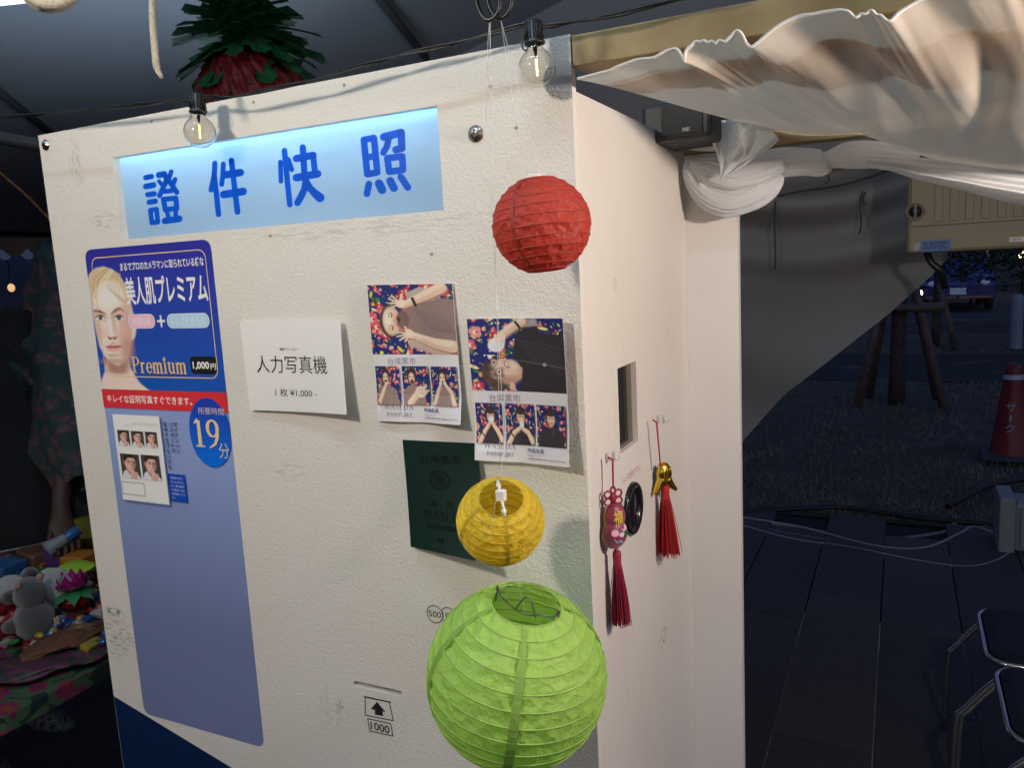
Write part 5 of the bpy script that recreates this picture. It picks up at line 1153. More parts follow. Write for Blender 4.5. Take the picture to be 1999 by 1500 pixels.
# ------------------------------------------------------------------ trees, bollard, car, lamps beyond the lawn
BARK = M('dark_bark', (.055, .042, .034), .9, bump=(40, .8, .01), var=(9, .5)); STAKE = M('weathered_stake', (.12, .085, .065), .85, bump=(60, .5, .004), var=(12, .4))
LEAF = [M('tree_leaf_%d' % k, c, .6) for k, c in enumerate([(.035, .055, .022), (.055, .06, .025)])]
def tree(x, y, h, r, cr, crz, label, n, seed, low, stakes=True, dead=0):
    rr = random.Random(seed); t = thing('street_tree', (x, y, 0), label, 'tree', 'trees beyond the lawn')
    b = MB(); b.tube(smooth_path([(x, y, -.02), (x+.01, y, h*.3), (x-.02, y+.03, h*.6), (x+.03, y, h)], 4), [r*(1-.05*k) for k in range(13)], 10)
    for k in range(9):
        g = k*2.4; z0 = h*(.45+.06*k); l = cr*rr.uniform(.5, .9)
        b.tube(smooth_path([(x, y, z0), (x+l*.5*math.cos(g), y+l*.5*math.sin(g), z0+.25), (x+l*math.cos(g), y+l*math.sin(g), z0+.3*rr.uniform(-.5, 1.2))], 4), [r*.38, r*.34, r*.3, r*.26, r*.22, r*.18, r*.14, r*.1, r*.06], 6)
    b.build('trunk', BARK, t)
    V = []; F = []; I = []; b = MB()
    cl_ = [(rr.gauss(0, .5), rr.gauss(0, .5), rr.uniform(-1, 1)) for _ in range(34)]
    for k in range(n):
        c = cl_[k % 34]; q = (x+cr*c[0]*.9+rr.gauss(0, .22), y+cr*c[1]*.9+rr.gauss(0, .22), low+crz*(c[2]+1)+rr.gauss(0, .16)); s_ = rr.uniform(.03, .07)
        a = np.array([rr.gauss(0, 1), rr.gauss(0, 1), rr.gauss(0, .6)]); a /= np.linalg.norm(a); d = np.cross(a, (rr.random(), .3, .8)); d /= np.linalg.norm(d); q = np.array(q)
        b.add([q-a*s_, q+d*s_*.45, q+a*s_, q-d*s_*.45], [(0, 1, 2, 3)], 0 if (k % 34) % 3 else 1)
    b.build('crown', LEAF, t)
    return t
sx0, sy0 = 1.217, 8.07
st_tree = tree(sx0, sy0, 4.2, .085, 1.5, 1.3, 'staked tree with wooden support legs standing in the lawn', 5200, 3, 2.1)
for dx, dy in ((-.36, -.22), (-.27, .34), (.42, -.14), (.38, .32)):
    b = MB(); b.tube([(sx0+dx, sy0+dy, -.02), (sx0+dx*.30, sy0+dy*.42, 1.28)], [.042, .036], 9); b.build('support_leg', STAKE, st_tree)
for dy in (-.115, .115):
    b = MB(); b.tube([(sx0-.36, sy0+dy, .98), (sx0+.42, sy0+dy, .97)], .040, 9); b.build('crossbar', STAKE, st_tree)
t2 = tree(1.75, 13.4, 4.0, .07, 1.7, 1.2, 'low bushy tree with one leaning stake behind the staked tree', 6500, 8, 1.0)
b = MB(); b.tube([onZ(1866, 682, 0), onD(1834, 556, 12.0)], [.05, .045], 8); b.build('support_leg', STAKE, t2)
tree(3.9, 16.5, 4.6, .09, 2.2, 1.5, 'dark tree at the far right edge beyond the second path', 6500, 12, .9)
p = onZ(1982, 681, 0); b = MB(); b.lathe([(.085, 0), (.085, .70), (.08, .76), (.055, .80), (.0005, .81)], p, (0, 0, 1), 20); b.build('bollard', M('bollard_grey', (.16, .18, .21), .6), None, 'plain grey bollard at the edge of the far paving', 'bollard')
car = thing('parked_car', (2.45, 20.6, 0), 'dark blue car parked nose-on beyond the trees', 'car'); CB = M('car_blue', (.015, .03, .16), .25, coat=.6)
b = MB(); cx_, cy_ = 2.45, 20.6
prof = [(.0, .30), (.0, .62), (.08, .80), (.75, .92), (1.25, 1.42), (2.6, 1.46), (3.3, 1.02), (3.5, .95), (3.5, .30)]
V = [(cx_-.74*(1 if z < .95 else .86), cy_+yv, z) for yv, z in prof]+[(cx_+.74*(1 if z < .95 else .86), cy_+yv, z) for yv, z in prof]; n = len(prof)
b.add(V, [tuple(range(n))[::-1], tuple(range(n, 2*n))]+[(k, (k+1) % n, n+(k+1) % n, n+k) for k in range(n)]); b.build('body', CB, car)
b = MB(); b.hexa([(cx_-.60, cy_+.80, .955), (cx_+.60, cy_+.80, .955), (cx_+.60, cy_+.82, .955), (cx_-.60, cy_+.82, .955), (cx_-.54, cy_+1.20, 1.39), (cx_+.54, cy_+1.20, 1.39), (cx_+.54, cy_+1.22, 1.39), (cx_-.54, cy_+1.22, 1.39)]); b.build('windscreen', M('car_glass', (.02, .025, .03), .05, spec=1), car)
for s_ in (-1, 1):
    b = MB(); b.ell((cx_+s_*.52, cy_+.02, .66), (.13, .04, .07), 12, 8); b.build('headlight', M('headlight_glass', (.7, .75, .8), .1, spec=1), car)
    for yv in (.65, 2.85):
        b = MB(); b.lathe([(.0005, -.09), (.20, -.09), (.29, -.08), (.30, 0), (.29, .08), (.0005, .09)], (cx_+s_*.68, cy_+yv, .30), (1, 0, 0), 20); b.build('wheel', M('tyre', (.015, .015, .015), .8), car)
b = MB(); b.box((cx_-.17, cy_-.012, .40), (cx_+.17, cy_-.002, .56)); b.build('number_plate', M('plate_white', (.7, .7, .68), .5), car)
b = MB(); b.box((cx_-.70, cy_-.03, .31), (cx_+.70, cy_-.002, .36)); b.build('bumper_strip', CHROME, car)
def glow(u, v, d, r, label, c=(1, .78, .45), e=9):
    c_ = onD(u, v, d); t = thing('garden_lamp', (c_[0], c_[1], 0), label, 'lamp', 'lamps glowing among the far trees')
    b = MB(); b.ell(c_, (r, r, r*1.2), 12, 8); b.build('lamp_globe', M('lamp_glow_%.2f' % c[2], c, .5, emit=c, estr=e), t)
    b = MB(); b.tube([(c_[0], c_[1], 0), (c_[0], c_[1], c_[2]-r)], .03, 6); b.build('post', BLACKP, t)
glow(1912, 494, 24, .10, 'greenish lamp glowing under the power box', (.8, .85, .5), 4); glow(1998, 497, 24, .13, 'brightest lamp at the far right edge'); glow(1796, 572, 16, .05, 'tiny lamp beside the sheet edge above the staked tree')
glow(1896, 556, 20, .07, 'left one of a pair of warm lamps above the blue car', (1, .7, .3)); glow(1908, 551, 20.5, .12, 'right one of a pair of warm lamps above the blue car', (1, .62, .3), 3)
b = MB(); b.box((-14, 34, 0), (22, 44, 7.5)); far_b = thing('far_building', (4, 38, 0), 'dark low building closing the view across the road', 'building'); b.build('wall', M('dark_facade', (.05, .05, .06), .9, bump=(3, .3, .05)), far_b)
for k in range(14):
    b = MB(); b.box((-10+2.2*k, 33.96, 1.0), (-8.9+2.2*k, 33.995, 2.6)); b.build('window', M('dark_window', (.02, .025, .035), .1), far_b)

# traffic cone, block, cables, chairs
cp = onZ(1972, 893, 0); cone = thing('traffic_cone', cp, 'red traffic cone with white lettering standing on the lawn', 'traffic cone'); CR = M('cone_red', (.13, .004, .006), .5)
b = MB(); b.bbox(cp+np.array([-.19, -.19, 0]), cp+np.array([.19, .19, .035]), .01); b.build('base', M('cone_base', (.03, .03, .045), .7), cone)
b = MB(); b.lathe([(.140, .035), (.132, .06), (.055, .62), (.05, .68), (.035, .70), (.0005, .70)], cp, (0, 0, 1), 28); b.build('body', CR, cone)
b = MB(); b.lathe([(.0665, .585), (.0625, .62)], cp, (0, 0, 1), 28); b.build('white_band', M('white_band', (.40, .38, .48), .5), cone)
ug = Vector((CAM[0]-cp[0]-.5, CAM[1]-cp[1], 0)).normalized(); rg_ = Vector((-ug.y, ug.x, 0))
def conef(a, z, o):
    r_ = .132+(.055-.132)*(z-.06)/.56+.002+o; g = a/max(r_, .05); return cp+np.array(ug*(r_*math.cos(g))+rg_*(r_*math.sin(g)))+np.array([0, 0, z])
pn = Print(conef, off=.0008)
for k, ch in enumerate('サーク'):
    if ch == 'ー': pn.rect(-.008, .41-.075*k, .008, .36-.075*k, (.26, .24, .32))
    else: pn.text(ch, -.03, .42-.075*k, .03, .355-.075*k, (.26, .24, .32), .02)
pn.build('lettering', cone)
wb = onZ(1948, 1085, 0); blk = thing('power_block', wb+np.array([.2, .1, 0]), 'pale grey floor box with bundled cables running into it', 'floor box'); GB = M('pale_grey_plastic', (.20, .215, .22), .6, bump=(60, .1, .002))
b = MB(); b.bbox(wb, wb+np.array([.07, .26, .30]), .008); b.build('end_plate', GB, blk); b = MB(); b.bbox(wb+np.array([.0705, .03, .02]), wb+np.array([.45, .24, .27]), .012); b.build('case', GB, blk)
for k in range(3):
    b = MB(); b.bbox(wb+np.array([.095+.1*k, .018, .04]), wb+np.array([.135+.1*k, .0295, .25]), .003); b.build('rib', GB, blk)
CG = [M('cable_grey_%d' % k, c, .6) for k, c in enumerate([(.22, .215, .22), (.15, .15, .16), (.28, .27, .27)])]
ends = [[(1410, 1000), (1500, 1024), (1600, 1038), (1680, 1058), (1780, 1066), (1860, 1055), (1920, 1028), (1950, 1020)], [(1410, 1010), (1520, 1040), (1640, 1060), (1760, 1080), (1860, 1100), (1920, 1098), (1965, 1082)],
    [(1410, 1016), (1540, 1052), (1660, 1070), (1780, 1094), (1880, 1108), (1940, 1098), (1975, 1078)], [(1410, 1020), (1560, 1050), (1700, 1078), (1800, 1090), (1890, 1096), (1915, 1070), (1895, 1050), (1880, 1080), (1920, 1106), (1970, 1085)],
    [(1410, 1028), (1530, 1055), (1680, 1082), (1820, 1104), (1900, 1112), (1950, 1100), (1985, 1080)], [(1410, 1006), (1560, 1030), (1700, 1066), (1800, 1072), (1870, 1045), (1900, 1030), (1945, 1044)],
    [(1600, 1048), (1720, 1070), (1850, 1092), (1880, 1062), (1930, 1048), (1950, 1060)], [(1700, 1060), (1840, 1040), (1862, 1024), (1890, 1022), (1948, 1036)]]
for k, e in enumerate(ends):
    b = MB(); b.tube(smooth_path([onZ(u, v, .007+.004*(k % 3)) for u, v in e], 7), .0078+.0016*(k % 2), 6); b.build('power_cable', CG[k % 3], None, ('topmost pale grey cable of the bundle, straight to the box at its left side', 'dark grey cable in the middle of the bundle on the pavers', 'pale thin cable in the lower middle of the bundle',
        'grey cable that makes a full loop beside the floor box', 'lowest dark cable of the bundle on the pavers', 'pale cable arching up just before the floor box', 'short grey cable with a small hump left of the floor box', 'short dark cable lifting off the pavers into the box front')[k], 'cable', group='cables running to the floor box')
b = MB(); b.tube(smooth_path([onZ(u, v, .02) for u, v in ((1410, 1000), (1480, 998), (1580, 992), (1640, 991), (1700, 998), (1800, 1012), (1900, 1022), (2040, 1040))], 6), .017, 8); b.build('edge_hose', M('black_hose', (.008, .008, .009), .6), None, 'black hose lying along the lawn edge', 'hose')
b = MB(); b.tube(smooth_path([onZ(u, v, .03) for u, v in ((1850, 990), (1900, 962), (1950, 944), (2040, 930))], 6), .018, 8); b.build('edge_hose', M('black_hose'), None, 'black hose slanting across the dry grass near the floor box', 'hose')
VIN = M('navy_vinyl', (.002, .005, .020), .6, bump=(300, .2, .001))
def rim(x0, x1, y0, y1, z, r, n=6): return [(a, b_, z) for a, b_ in rrect(x0, y0, x1, y1, r, n)]
def folding_chair(x, y, z0, label):
    t = thing('folding_chair', (x, y, z0), label, 'chair', 'folding chairs at the bottom right'); W = .36; Dp = .38
    pl = rim(x+.008, x+Dp-.008, y+.008, y+W-.008, z0+.43, .05); b = MB(); n = len(pl)
    V = [p for p in pl]+[(p[0], p[1], z0+.455) for p in rim(x+.008, x+Dp-.008, y+.008, y+W-.008, 0, .05)]+[(p[0], p[1], z0+.462) for p in rim(x+.03, x+Dp-.03, y+.03, y+W-.03, 0, .04)]
    b.add(V, [tuple(range(n))[::-1], tuple(range(2*n, 3*n))]+[(k, (k+1) % n, n+(k+1) % n, n+k) for k in range(n)]+[(n+k, n+(k+1) % n, 2*n+(k+1) % n, 2*n+k) for k in range(n)]); b.build('seat', VIN, t)
    b = MB(); b.tube(rim(x, x+Dp, y, y+W, z0+.442, .055), .0085, 8, closed=True); b.build('seat_rim', CHROME, t)
    for yy_ in (y-.012, y+W+.012):
        b = MB(); b.tube(smooth_path([(x+.30, yy_, z0+.44), (x+.10, yy_, z0+.435), (x+.03, yy_, z0+.41), (x-.055, yy_, z0+.30), (x-.075, yy_, z0+.25), (x-.08, yy_, z0+.0)], 5), .0095, 8); b.build('leg', CHROME, t)
        b = MB(); b.tube(smooth_path([(x+.08, yy_+.02, z0+.43), (x+.34, yy_+.02, z0+.06), (x+.38, yy_+.02, z0)], 4), .0095, 8); b.build('leg', CHROME, t)
        b = MB(); b.tube(smooth_path([(x+.30, yy_, z0+.44), (x+.40, yy_, z0+.62), (x+.43, yy_, z0+.78)], 4), .0095, 8); b.build('back_post', CHROME, t)
    b = MB(); b.bbox((x+.395, y, z0+.62), (x+.42, y+W, z0+.78), .008); b.build('backrest', VIN, t); return t
folding_chair(1.470, 1.508, .0, 'navy folding chair with chrome frame, the farther of two at bottom right')
folding_chair(1.482, 1.125, .0, 'navy folding chair with chrome frame, the nearer of two at bottom right')

# ------------------------------------------------------------------ stall table with toys, left of the booth
tx0, tx1, ty0, ty1, tz = -1.22, -.40, -.55, 1.25, .72
tab = thing('stall_table', ((tx0+tx1)/2, (ty0+ty1)/2, 0), 'stall table under a flowered dark cloth and clear sheet, crowded with toys', 'table')
b = MB(); b.bbox((tx0, ty0, tz-.03), (tx1, ty1, tz), .004); b.build('table_top', M('table_board', (.3, .28, .25), .6), tab)
for x in (tx0+.05, tx1-.05):
    for y in (ty0+.05, ty1-.05): b = MB(); b.tube([(x, y, 0), (x, y, tz-.031)], .014, 8); b.build('leg', DARKMETAL, tab)
def pattern(name, cols, scale, rough=.75, bump=None, sheen=0):
    if name in MATS: return MATS[name]
    m = M(name, cols[0], rough, sheen=sheen, bump=bump); n = m.node_tree; N = n.nodes
    geo = N.new('ShaderNodeNewGeometry'); vo = N.new('ShaderNodeTexVoronoi'); vo.inputs['Scale'].default_value = scale; vo.inputs['Randomness'].default_value = .9
    nz = N.new('ShaderNodeTexNoise'); nz.inputs['Scale'].default_value = scale*1.4; ad = N.new('ShaderNodeMix'); ad.data_type = 'VECTOR'; ad.inputs[0].default_value = .05
    n.links.new(geo.outputs['Position'], nz.inputs['Vector']); n.links.new(geo.outputs['Position'], ad.inputs[4]); n.links.new(nz.outputs['Color'], ad.inputs[5]); n.links.new(ad.outputs[1], vo.inputs['Vector'])
    cr = N.new('ShaderNodeValToRGB'); cr.color_ramp.interpolation = 'CONSTANT'; e = cr.color_ramp.elements; st = np.linspace(0, .62, len(cols))
    e[0].position = 0; e[0].color = (*cols[-1], 1); e[1].position = float(st[1]); e[1].color = (*cols[-2], 1)
    for k in range(2, len(cols)): q = e.new(float(st[k])); q.color = (*cols[-1-k], 1)
    n.links.new(vo.outputs['Distance'], cr.inputs[0]); n.links.new(cr.outputs[0], N['Principled BSDF'].inputs['Base Color']); return m
b = MB(); b.grid(lambda a, c: (tx0-.02+(tx1-tx0+.04)*a, ty0-.02+(ty1-ty0+.04)*c, tz+.004+.004*vnoise(a*9, c*20)), 20, 44)
b.grid(lambda a, c: (tx1+.02+.004*math.sin(c*40)*a, ty0-.02+(ty1-ty0+.04)*c, tz+.004-.035*a+.004*vnoise(9, c*20)*(1-a)), 3, 44)
b.build('table_cloth', pattern('floral_oilcloth', [(.012, .030, .026), (.05, .10, .05), (.16, .02, .07), (.20, .05, .02)], 16, .35), tab)
def toy(name, label, cat='toy', loc=None, group='toys heaped on the stall table'): return thing(name, loc, label, cat, group)
def onT(u, v, z): return onZ(u, v, z)
FUR = lambda n, c: M('plush_'+n, c, .95, bump=(600, .9, .003), sheen=.6)
# grey plush seen from behind
g0 = onT(72, 1245, .735); t = toy('grey_plush', 'grey plush animal sitting with its back turned and small pinkish ears', loc=g0); GF = FUR('grey', (.055, .057, .068))
b = MB(); b.ell(g0+np.array([0, 0, .045]), (.048, .046, .052), 18, 12, noise=.03); b.ell(g0+np.array([-.003, .0, .112]), (.036, .036, .042), 18, 12, noise=.02); b.ell(g0+np.array([-.02, -.042, .045]), (.020, .024, .018), 12, 8); b.ell(g0+np.array([.03, .040, .025]), (.022, .020, .018), 12, 8); b.build('body', GF, t)
for dy in (-.030, .026): b = MB(); b.ell(g0+np.array([.004, dy, .146]), (.007, .010, .009), 10, 8); b.build('ear', FUR('pink', (.40, .24, .20)), t)
b = MB(); b.box(g0+np.array([.052, .015, .02]), g0+np.array([.0565, .026, .052])); b.build('tag', M('paper_tag', (.5, .38, .28), .7), t)
# panda lying behind it
g1 = onT(118, 1215, .735); t = toy('panda_plush', 'black and white panda plush lying behind the grey plush', loc=g1); WF, BF = FUR('white', (.34, .34, .37)), FUR('black', (.012, .012, .013))
b = MB(); b.ell(g1+np.array([-.03, .01, .075]), (.062, .055, .060), 18, 12, noise=.02); b.build('body', WF, t)
b = MB(); b.ell(g1+np.array([-.06, -.075, .115]), (.038, .036, .030), 16, 10); b.build('head', WF, t)
for q, r_ in (((-.045, -.030, .112), (.036, .026, .040)), ((.015, .02, .025), (.045, .032, .028)), ((-.02, -.10, .105), (.022, .02, .018)), ((-.03, .055, .05), (.03, .03, .04))): b = MB(); b.ell(g1+np.array(q), r_, 14, 10); b.build('limb', BF, t)
# lotus lamp
g2 = onT(150, 1212, .735); t = toy('lotus_lamp', 'magenta plastic lotus on green leaves over a red bowl with gold foot', 'lotus ornament', g2); PUR = M('magenta_plastic', (.30, .012, .17), .18, coat=.5); GL = M('green_leaf_plastic', (.03, .20, .08), .4)
b = MB(); b.lathe([(.024, 0), (.026, .005), (.018, .008), (.020, .013), (.010, .017), (.006, .024), (.010, .030)], g2, (0, 0, 1), 24); b.build('gold_foot', GOLDM, t)
b = MB(); b.lathe([(.008, .029), (.030, .036), (.040, .052), (.038, .068), (.025, .076)], g2, (0, 0, 1), 24); b.build('bowl', M('dark_red_lacquer', (.10, .008, .008), .2, coat=.4), t)
b = MB()
for k in range(8):
    g = k*.785+.2; b.grid(lambda a, c: g2+np.array([math.cos(g+(a-.5)*.9*math.sin(math.pi*min(1, c+.1)))*(.012+.050*c), math.sin(g+(a-.5)*.9*math.sin(math.pi*min(1, c+.1)))*(.012+.050*c), .082-.022*c*c]), 4, 6)
b.build('leaves', GL, t)
for ring, (r0, tilt, n_, l_) in enumerate(((.036, .9, 9, .040), (.030, 1.15, 9, .046), (.020, 1.4, 7, .048))):
    for k in range(n_):
        g = 6.283*k/n_+ring*.35
        def pet(a, c):
            w_ = .016*math.sin(math.pi*(c*.86+.10))*(1-c**6); s_ = l_*c; rad_ = .010+r0*.62*math.sin(c*1.9)*(1.15-.15*ring)+.006*c; h_ = .084+s_*math.sin(tilt)*c**.6
            return g2+np.array([math.cos(g)*rad_-math.sin(g)*w_*(a-.5)*2, math.sin(g)*rad_+math.cos(g)*w_*(a-.5)*2, h_+.003*abs(a-.5)])
        b = MB(); b.grid(pet, 4, 8); b.build('petal', PUR, t)
# smaller things
def boxtoy(name, u, v, dz, d, col, label, rot=0, rough=.4, lid=None, cat='box'):
    c = onT(u, v, tz+.012+dz); t = toy(name, label, cat, c); b = MB(); R_ = Matrix.Rotation(rot, 3, 'Z'); b.bbox((-d[0]/2, -d[1]/2, 0), (d[0]/2, d[1]/2, d[2]), min(d)*.12); b.V = [P(np.array(R_ @ Vector(q))+c) for q in b.V]
    b.build('carton' if cat == 'box' else 'body', M('toy_%s_%s' % (name, label[:6].replace(' ', '')), col, rough), t)
    if lid: b = MB(); b.box((-d[0]*.36, -d[1]*.36, d[2]+.0006), (d[0]*.36, d[1]*.36, d[2]+.004)); b.V = [P(np.array(R_ @ Vector(q))+c) for q in b.V]; b.build('label', M('toy_label_%.2f' % lid[0], lid, .5), t)
    return t
c = onT(172, 1088, .73); t = toy('yellow_basket', 'round yellow basket at the far end of the table', 'basket', c)
b = MB(); b.lathe([(.0005, .004), (.12, .004), (.15, .07), (.155, .075), (.145, .070), (.115, .010), (.0005, .009)], c+np.array([-.05, .10, 0]), (0, 0, 1), 32); b.build('bowl', M('basket_yellow', (.34, .26, .03), .5), t)
boxtoy('orange_carton', 158, 1118, .01, (.075, .075, .06), (.42, .16, .02), 'orange carton with a lime green scalloped lid on it', .3)
c = onT(145, 1112, .80); b = MB(); b.lathe([(.0005, .007), (.040, .007), (.046, .003), (.046, .0), (.0005, 0)], c, (.15, -.1, 1), 30)
for k in range(18): b.ell(c+np.array([.046*math.cos(k*.349), .046*math.sin(k*.349), .001]), (.008, .008, .004), 8, 6)
b.build('scalloped_lid', M('lime_plastic', (.36, .62, .04), .4), None, 'lime green scalloped lid on the orange carton', 'lid', 'toys heaped on the stall table')
boxtoy('purple_carton', 118, 1104, .02, (.07, .06, .07), (.12, .03, .20), 'purple and white carton behind the panda plush', .2, lid=(.6, .6, .62))
boxtoy('brown_carton', 85, 1112, .0, (.12, .10, .07), (.16, .07, .04), 'brown carton in a clear tray behind the grey plush', -.2, .3)
boxtoy('green_tray', 35, 1138, .0, (.16, .12, .025), (.06, .42, .05), 'bright green tray at the left edge', .5, cat='tray')
boxtoy('blue_carton', 8, 1130, .01, (.10, .09, .05), (.03, .12, .30), 'blue carton at the left edge', .2)
c = onT(112, 1082, .78); t = toy('gold_dish', 'shallow gold rimmed dish beside the purple carton', 'dish', c); b = MB(); b.lathe([(.0005, .0), (.03, .0), (.048, .014), (.050, .016), (.046, .014), (.028, .003), (.0005, .003)], c, (0, 0, 1), 26); b.build('dish', GOLDM, t)
rr = random.Random(21)
TC = [('orange', (0.27, 0.054, 0.012)), ('red', (0.21, 0.009, 0.012)), ('coral', (0.252, 0.06, 0.036)), ('yellow', (0.27, 0.192, 0.018)), ('blue', (0.012, 0.06, 0.21)), ('pink', (0.252, 0.036, 0.096)), ('green', (0.03, 0.156, 0.036)), ('white', (0.3, 0.3, 0.3))]
small = [(20, 1172, 0, .034), (8, 1200, 2, .03), (45, 1162, 3, .022), (62, 1150, 7, .018), (34, 1182, 6, .02), (14, 1216, 1, .04), (30, 1236, 1, .035), (112, 1240, 4, .026), (135, 1228, 4, .018), (175, 1226, 4, .024), (195, 1208, 0, .022), (200, 1232, 2, .02), (8, 1148, 5, .022), (60, 1128, 2, .024), (76, 1138, 1, .02), (196, 1246, 1, .026)]
where = ['nearest the left edge upper row', 'left edge below the first', 'beside the green tray', 'behind the grey plush head', 'left of the grey plush', 'lower left corner of the heap', 'below the tape roll', 'at the foot of the panda', 'at the gold foot of the lotus', 'right of the gold foot', 'beside the board edge', 'low beside the board edge', 'top of the left edge heap', 'behind the green tray', 'between tray and panda', 'on the cloth by the board edge']
for k, (u, v, ci, r_) in enumerate(small):
    c = onT(u, v, .74); nm, cc_ = TC[ci]; shape = k % 4; t = toy('small_toy', 'small %s toy %s' % (nm, where[k]), 'toy', c); b = MB()
    if shape == 0: b.ell(c+np.array([0, 0, r_*.7]), (r_, r_*1.1, r_*.75), 14, 10); b.ell(c+np.array([.2*r_, -r_*.7, r_*1.4]), (r_*.6,)*3, 12, 8); b.ell(c+np.array([.2*r_, -r_*1.25, r_*1.35]), (r_*.22,)*3, 8, 6)
    elif shape == 1: b.bbox(c-np.array([r_, r_*.6, 0]), c+np.array([r_, r_*.6, r_*.7]), r_*.15); b.bbox(c+np.array([-r_*.5, -r_*.5, r_*.72]), c+np.array([r_*.4, r_*.5, r_*1.25]), r_*.15); [b.lathe([(.0002, -.004), (r_*.3, -.004), (r_*.3, .004), (.0002, .004)], c+np.array([sx_*r_*.6, sy_*r_*.66, r_*.28]), (0, 1, 0), 12) for sx_ in (-1, 1) for sy_ in (-1, 1)]
    elif shape == 2: b.lathe([(.0005, 0), (r_*.9, 0), (r_, r_*.3), (r_*.8, r_*1.1), (r_*.5, r_*1.4), (r_*.45, r_*1.7), (.0005, r_*1.75)], c, (.1, .1, 1), 18)
    else: b.tube([c+np.array([r_*math.cos(j*.4), r_*math.sin(j*.4), r_*.35]) for j in range(16)], r_*.35, 8, closed=True); b.ell(c+np.array([0, 0, r_*.8]), (r_*.45,)*3, 10, 8)
    b.build('body', M('toy_plastic_%s' % nm, cc_, .3, coat=.3), t)
c = onT(8, 1180, .80); t = toy('tape_roll', 'pale ring shaped roll standing at the left edge', 'roll', c); b = MB(); b.lathe([(.030, -.012), (.044, -.012), (.044, .012), (.030, .012), (.030, -.012)], c, (.8, -.5, .3), 28); b.build('roll', M('roll_tan', (.40, .26, .17), .5), t)
# embroidered tiger hat and folded cloth along the near edge
def heap(name, pts, rad, mat, label, cat, seed=1, flat=.5):
    pth = smooth_path([onT(u, v, z) for u, v, z in pts], 8); n = 26; V = []; F = []; rd = np.interp(np.linspace(0, 1, len(pth)), np.linspace(0, 1, len(rad)), rad)
    for k, p in enumerate(pth):
        t_ = pth[min(k+1, len(pth)-1)]-pth[max(k-1, 0)]; t_ /= np.linalg.norm(t_); a_ = np.cross(t_, (0, 0, 1)); a_ /= np.linalg.norm(a_); c_ = np.cross(a_, t_)
        for j in range(n): g = 6.283*j/n; w_ = 1+.10*math.sin(4*g+k*.4+seed)+.07*math.sin(7*g-k*.7+seed); V.append(p+(a_*math.cos(g)+c_*math.sin(g)*flat)*rd[k]*w_)
    for k in range(len(pth)-1):
        for j in range(n): F.append((k*n+j, k*n+(j+1) % n, (k+1)*n+(j+1) % n, (k+1)*n+j))
    F += [tuple(range(n))[::-1], tuple((len(pth)-1)*n+j for j in range(n))]; b = MB(); b.add(V, F, 0, True); return b.build(name, mat, None, label, cat, 'toys heaped on the stall table')
heap('embroidered_cloth', [(40, 1288, .755), (80, 1268, .765), (130, 1248, .77), (175, 1232, .765), (225, 1216, .755)], [.02, .040, .050, .046, .035], pattern('tiger_brocade', [(.10, .035, .012), (.14, .05, .014), (.035, .03, .028), (.12, .02, .025), (.02, .022, .02)], 75, .7, (300, .6, .002)), 'rust orange embroidered cloth lying along the near table edge', 'cloth', 2, .30)
heap('dark_cloth', [(-10, 1300, .74), (40, 1310, .745), (110, 1290, .745), (180, 1272, .74), (225, 1258, .738)], [.04, .05, .055, .05, .04], pattern('purple_print', [(.015, .022, .02), (.08, .012, .05), (.02, .06, .03), (.14, .02, .02)], 30, .6), 'dark cloth with purple and green print along the table edge', 'cloth', 6, .25)
rr = random.Random(4)
for k in range(1):
    c = onT(160, 1232, .775); b = MB()
    for j in range(46): g = j*.1366; b.tube([c+np.array([.012*math.cos(g), .012*math.sin(g), .01]), c+np.array([.034*math.cos(g), .034*math.sin(g), .002+.006*rr.random()])], .0009, 4)
    b.ell(c+np.array([0, 0, .008]), (.014, .014, .008), 12, 8); b.build('fringe_flower', M('fringe_brown', (.16, .09, .05), .8), None, 'brown fringed rosette on the embroidered cloth', 'rosette', 'toys heaped on the stall table')
cl_ = MB(); rr = random.Random(77)
for k in range(240):
    u, v = rr.uniform(-15, 215), rr.uniform(1085, 1265); c = onT(u, v, .735+.03*rr.random()); q_ = rr.uniform(.006, .017); sh_ = rr.random(); i_ = rr.randrange(8)
    if sh_ < .4: cl_.ell(c, (q_, q_*rr.uniform(.6, 1.3), q_*rr.uniform(.5, 1)), 9, 6, i_)
    elif sh_ < .7:
        R_ = Matrix.Rotation(rr.random()*3, 3, 'Z') @ Matrix.Rotation(rr.random()*.8, 3, 'X'); n0 = len(cl_.V); cl_.bbox((-q_*1.4, -q_*.8, -q_*.5), (q_*1.4, q_*.8, q_*.5), q_*.2, i_)
        for z in range(n0, len(cl_.V)): cl_.V[z] = P(np.array(R_ @ Vector(cl_.V[z]))+c)
    elif sh_ < .85: cl_.tube([c+np.array([q_*math.cos(j*.7), q_*math.sin(j*.7), q_*.4]) for j in range(9)], q_*.28, 6, i_, closed=True)
    else: cl_.lathe([(.0005, 0), (q_*.7, 0), (q_*.8, q_*.5), (q_*.4, q_*1.3), (.0005, q_*1.4)], c, (rr.uniform(-.6, .6), rr.uniform(-.6, .6), 1), 10, i_)
cl_.build('toy_clutter', [M('toy_plastic_%s' % nm, cc_, .3, coat=.3) for nm, cc_ in TC], None, 'jumble of tiny plastic trinkets filling the gaps between the toys', 'trinkets', kind='stuff')
b = MB(); q = [onT(0, 1078, .80), onT(70, 1066, .80), onT(128, 1052, .80)]
tr = toy('clear_tray', 'clear plastic tray along the far left of the table', 'tray', onT(60, 1090, .74))
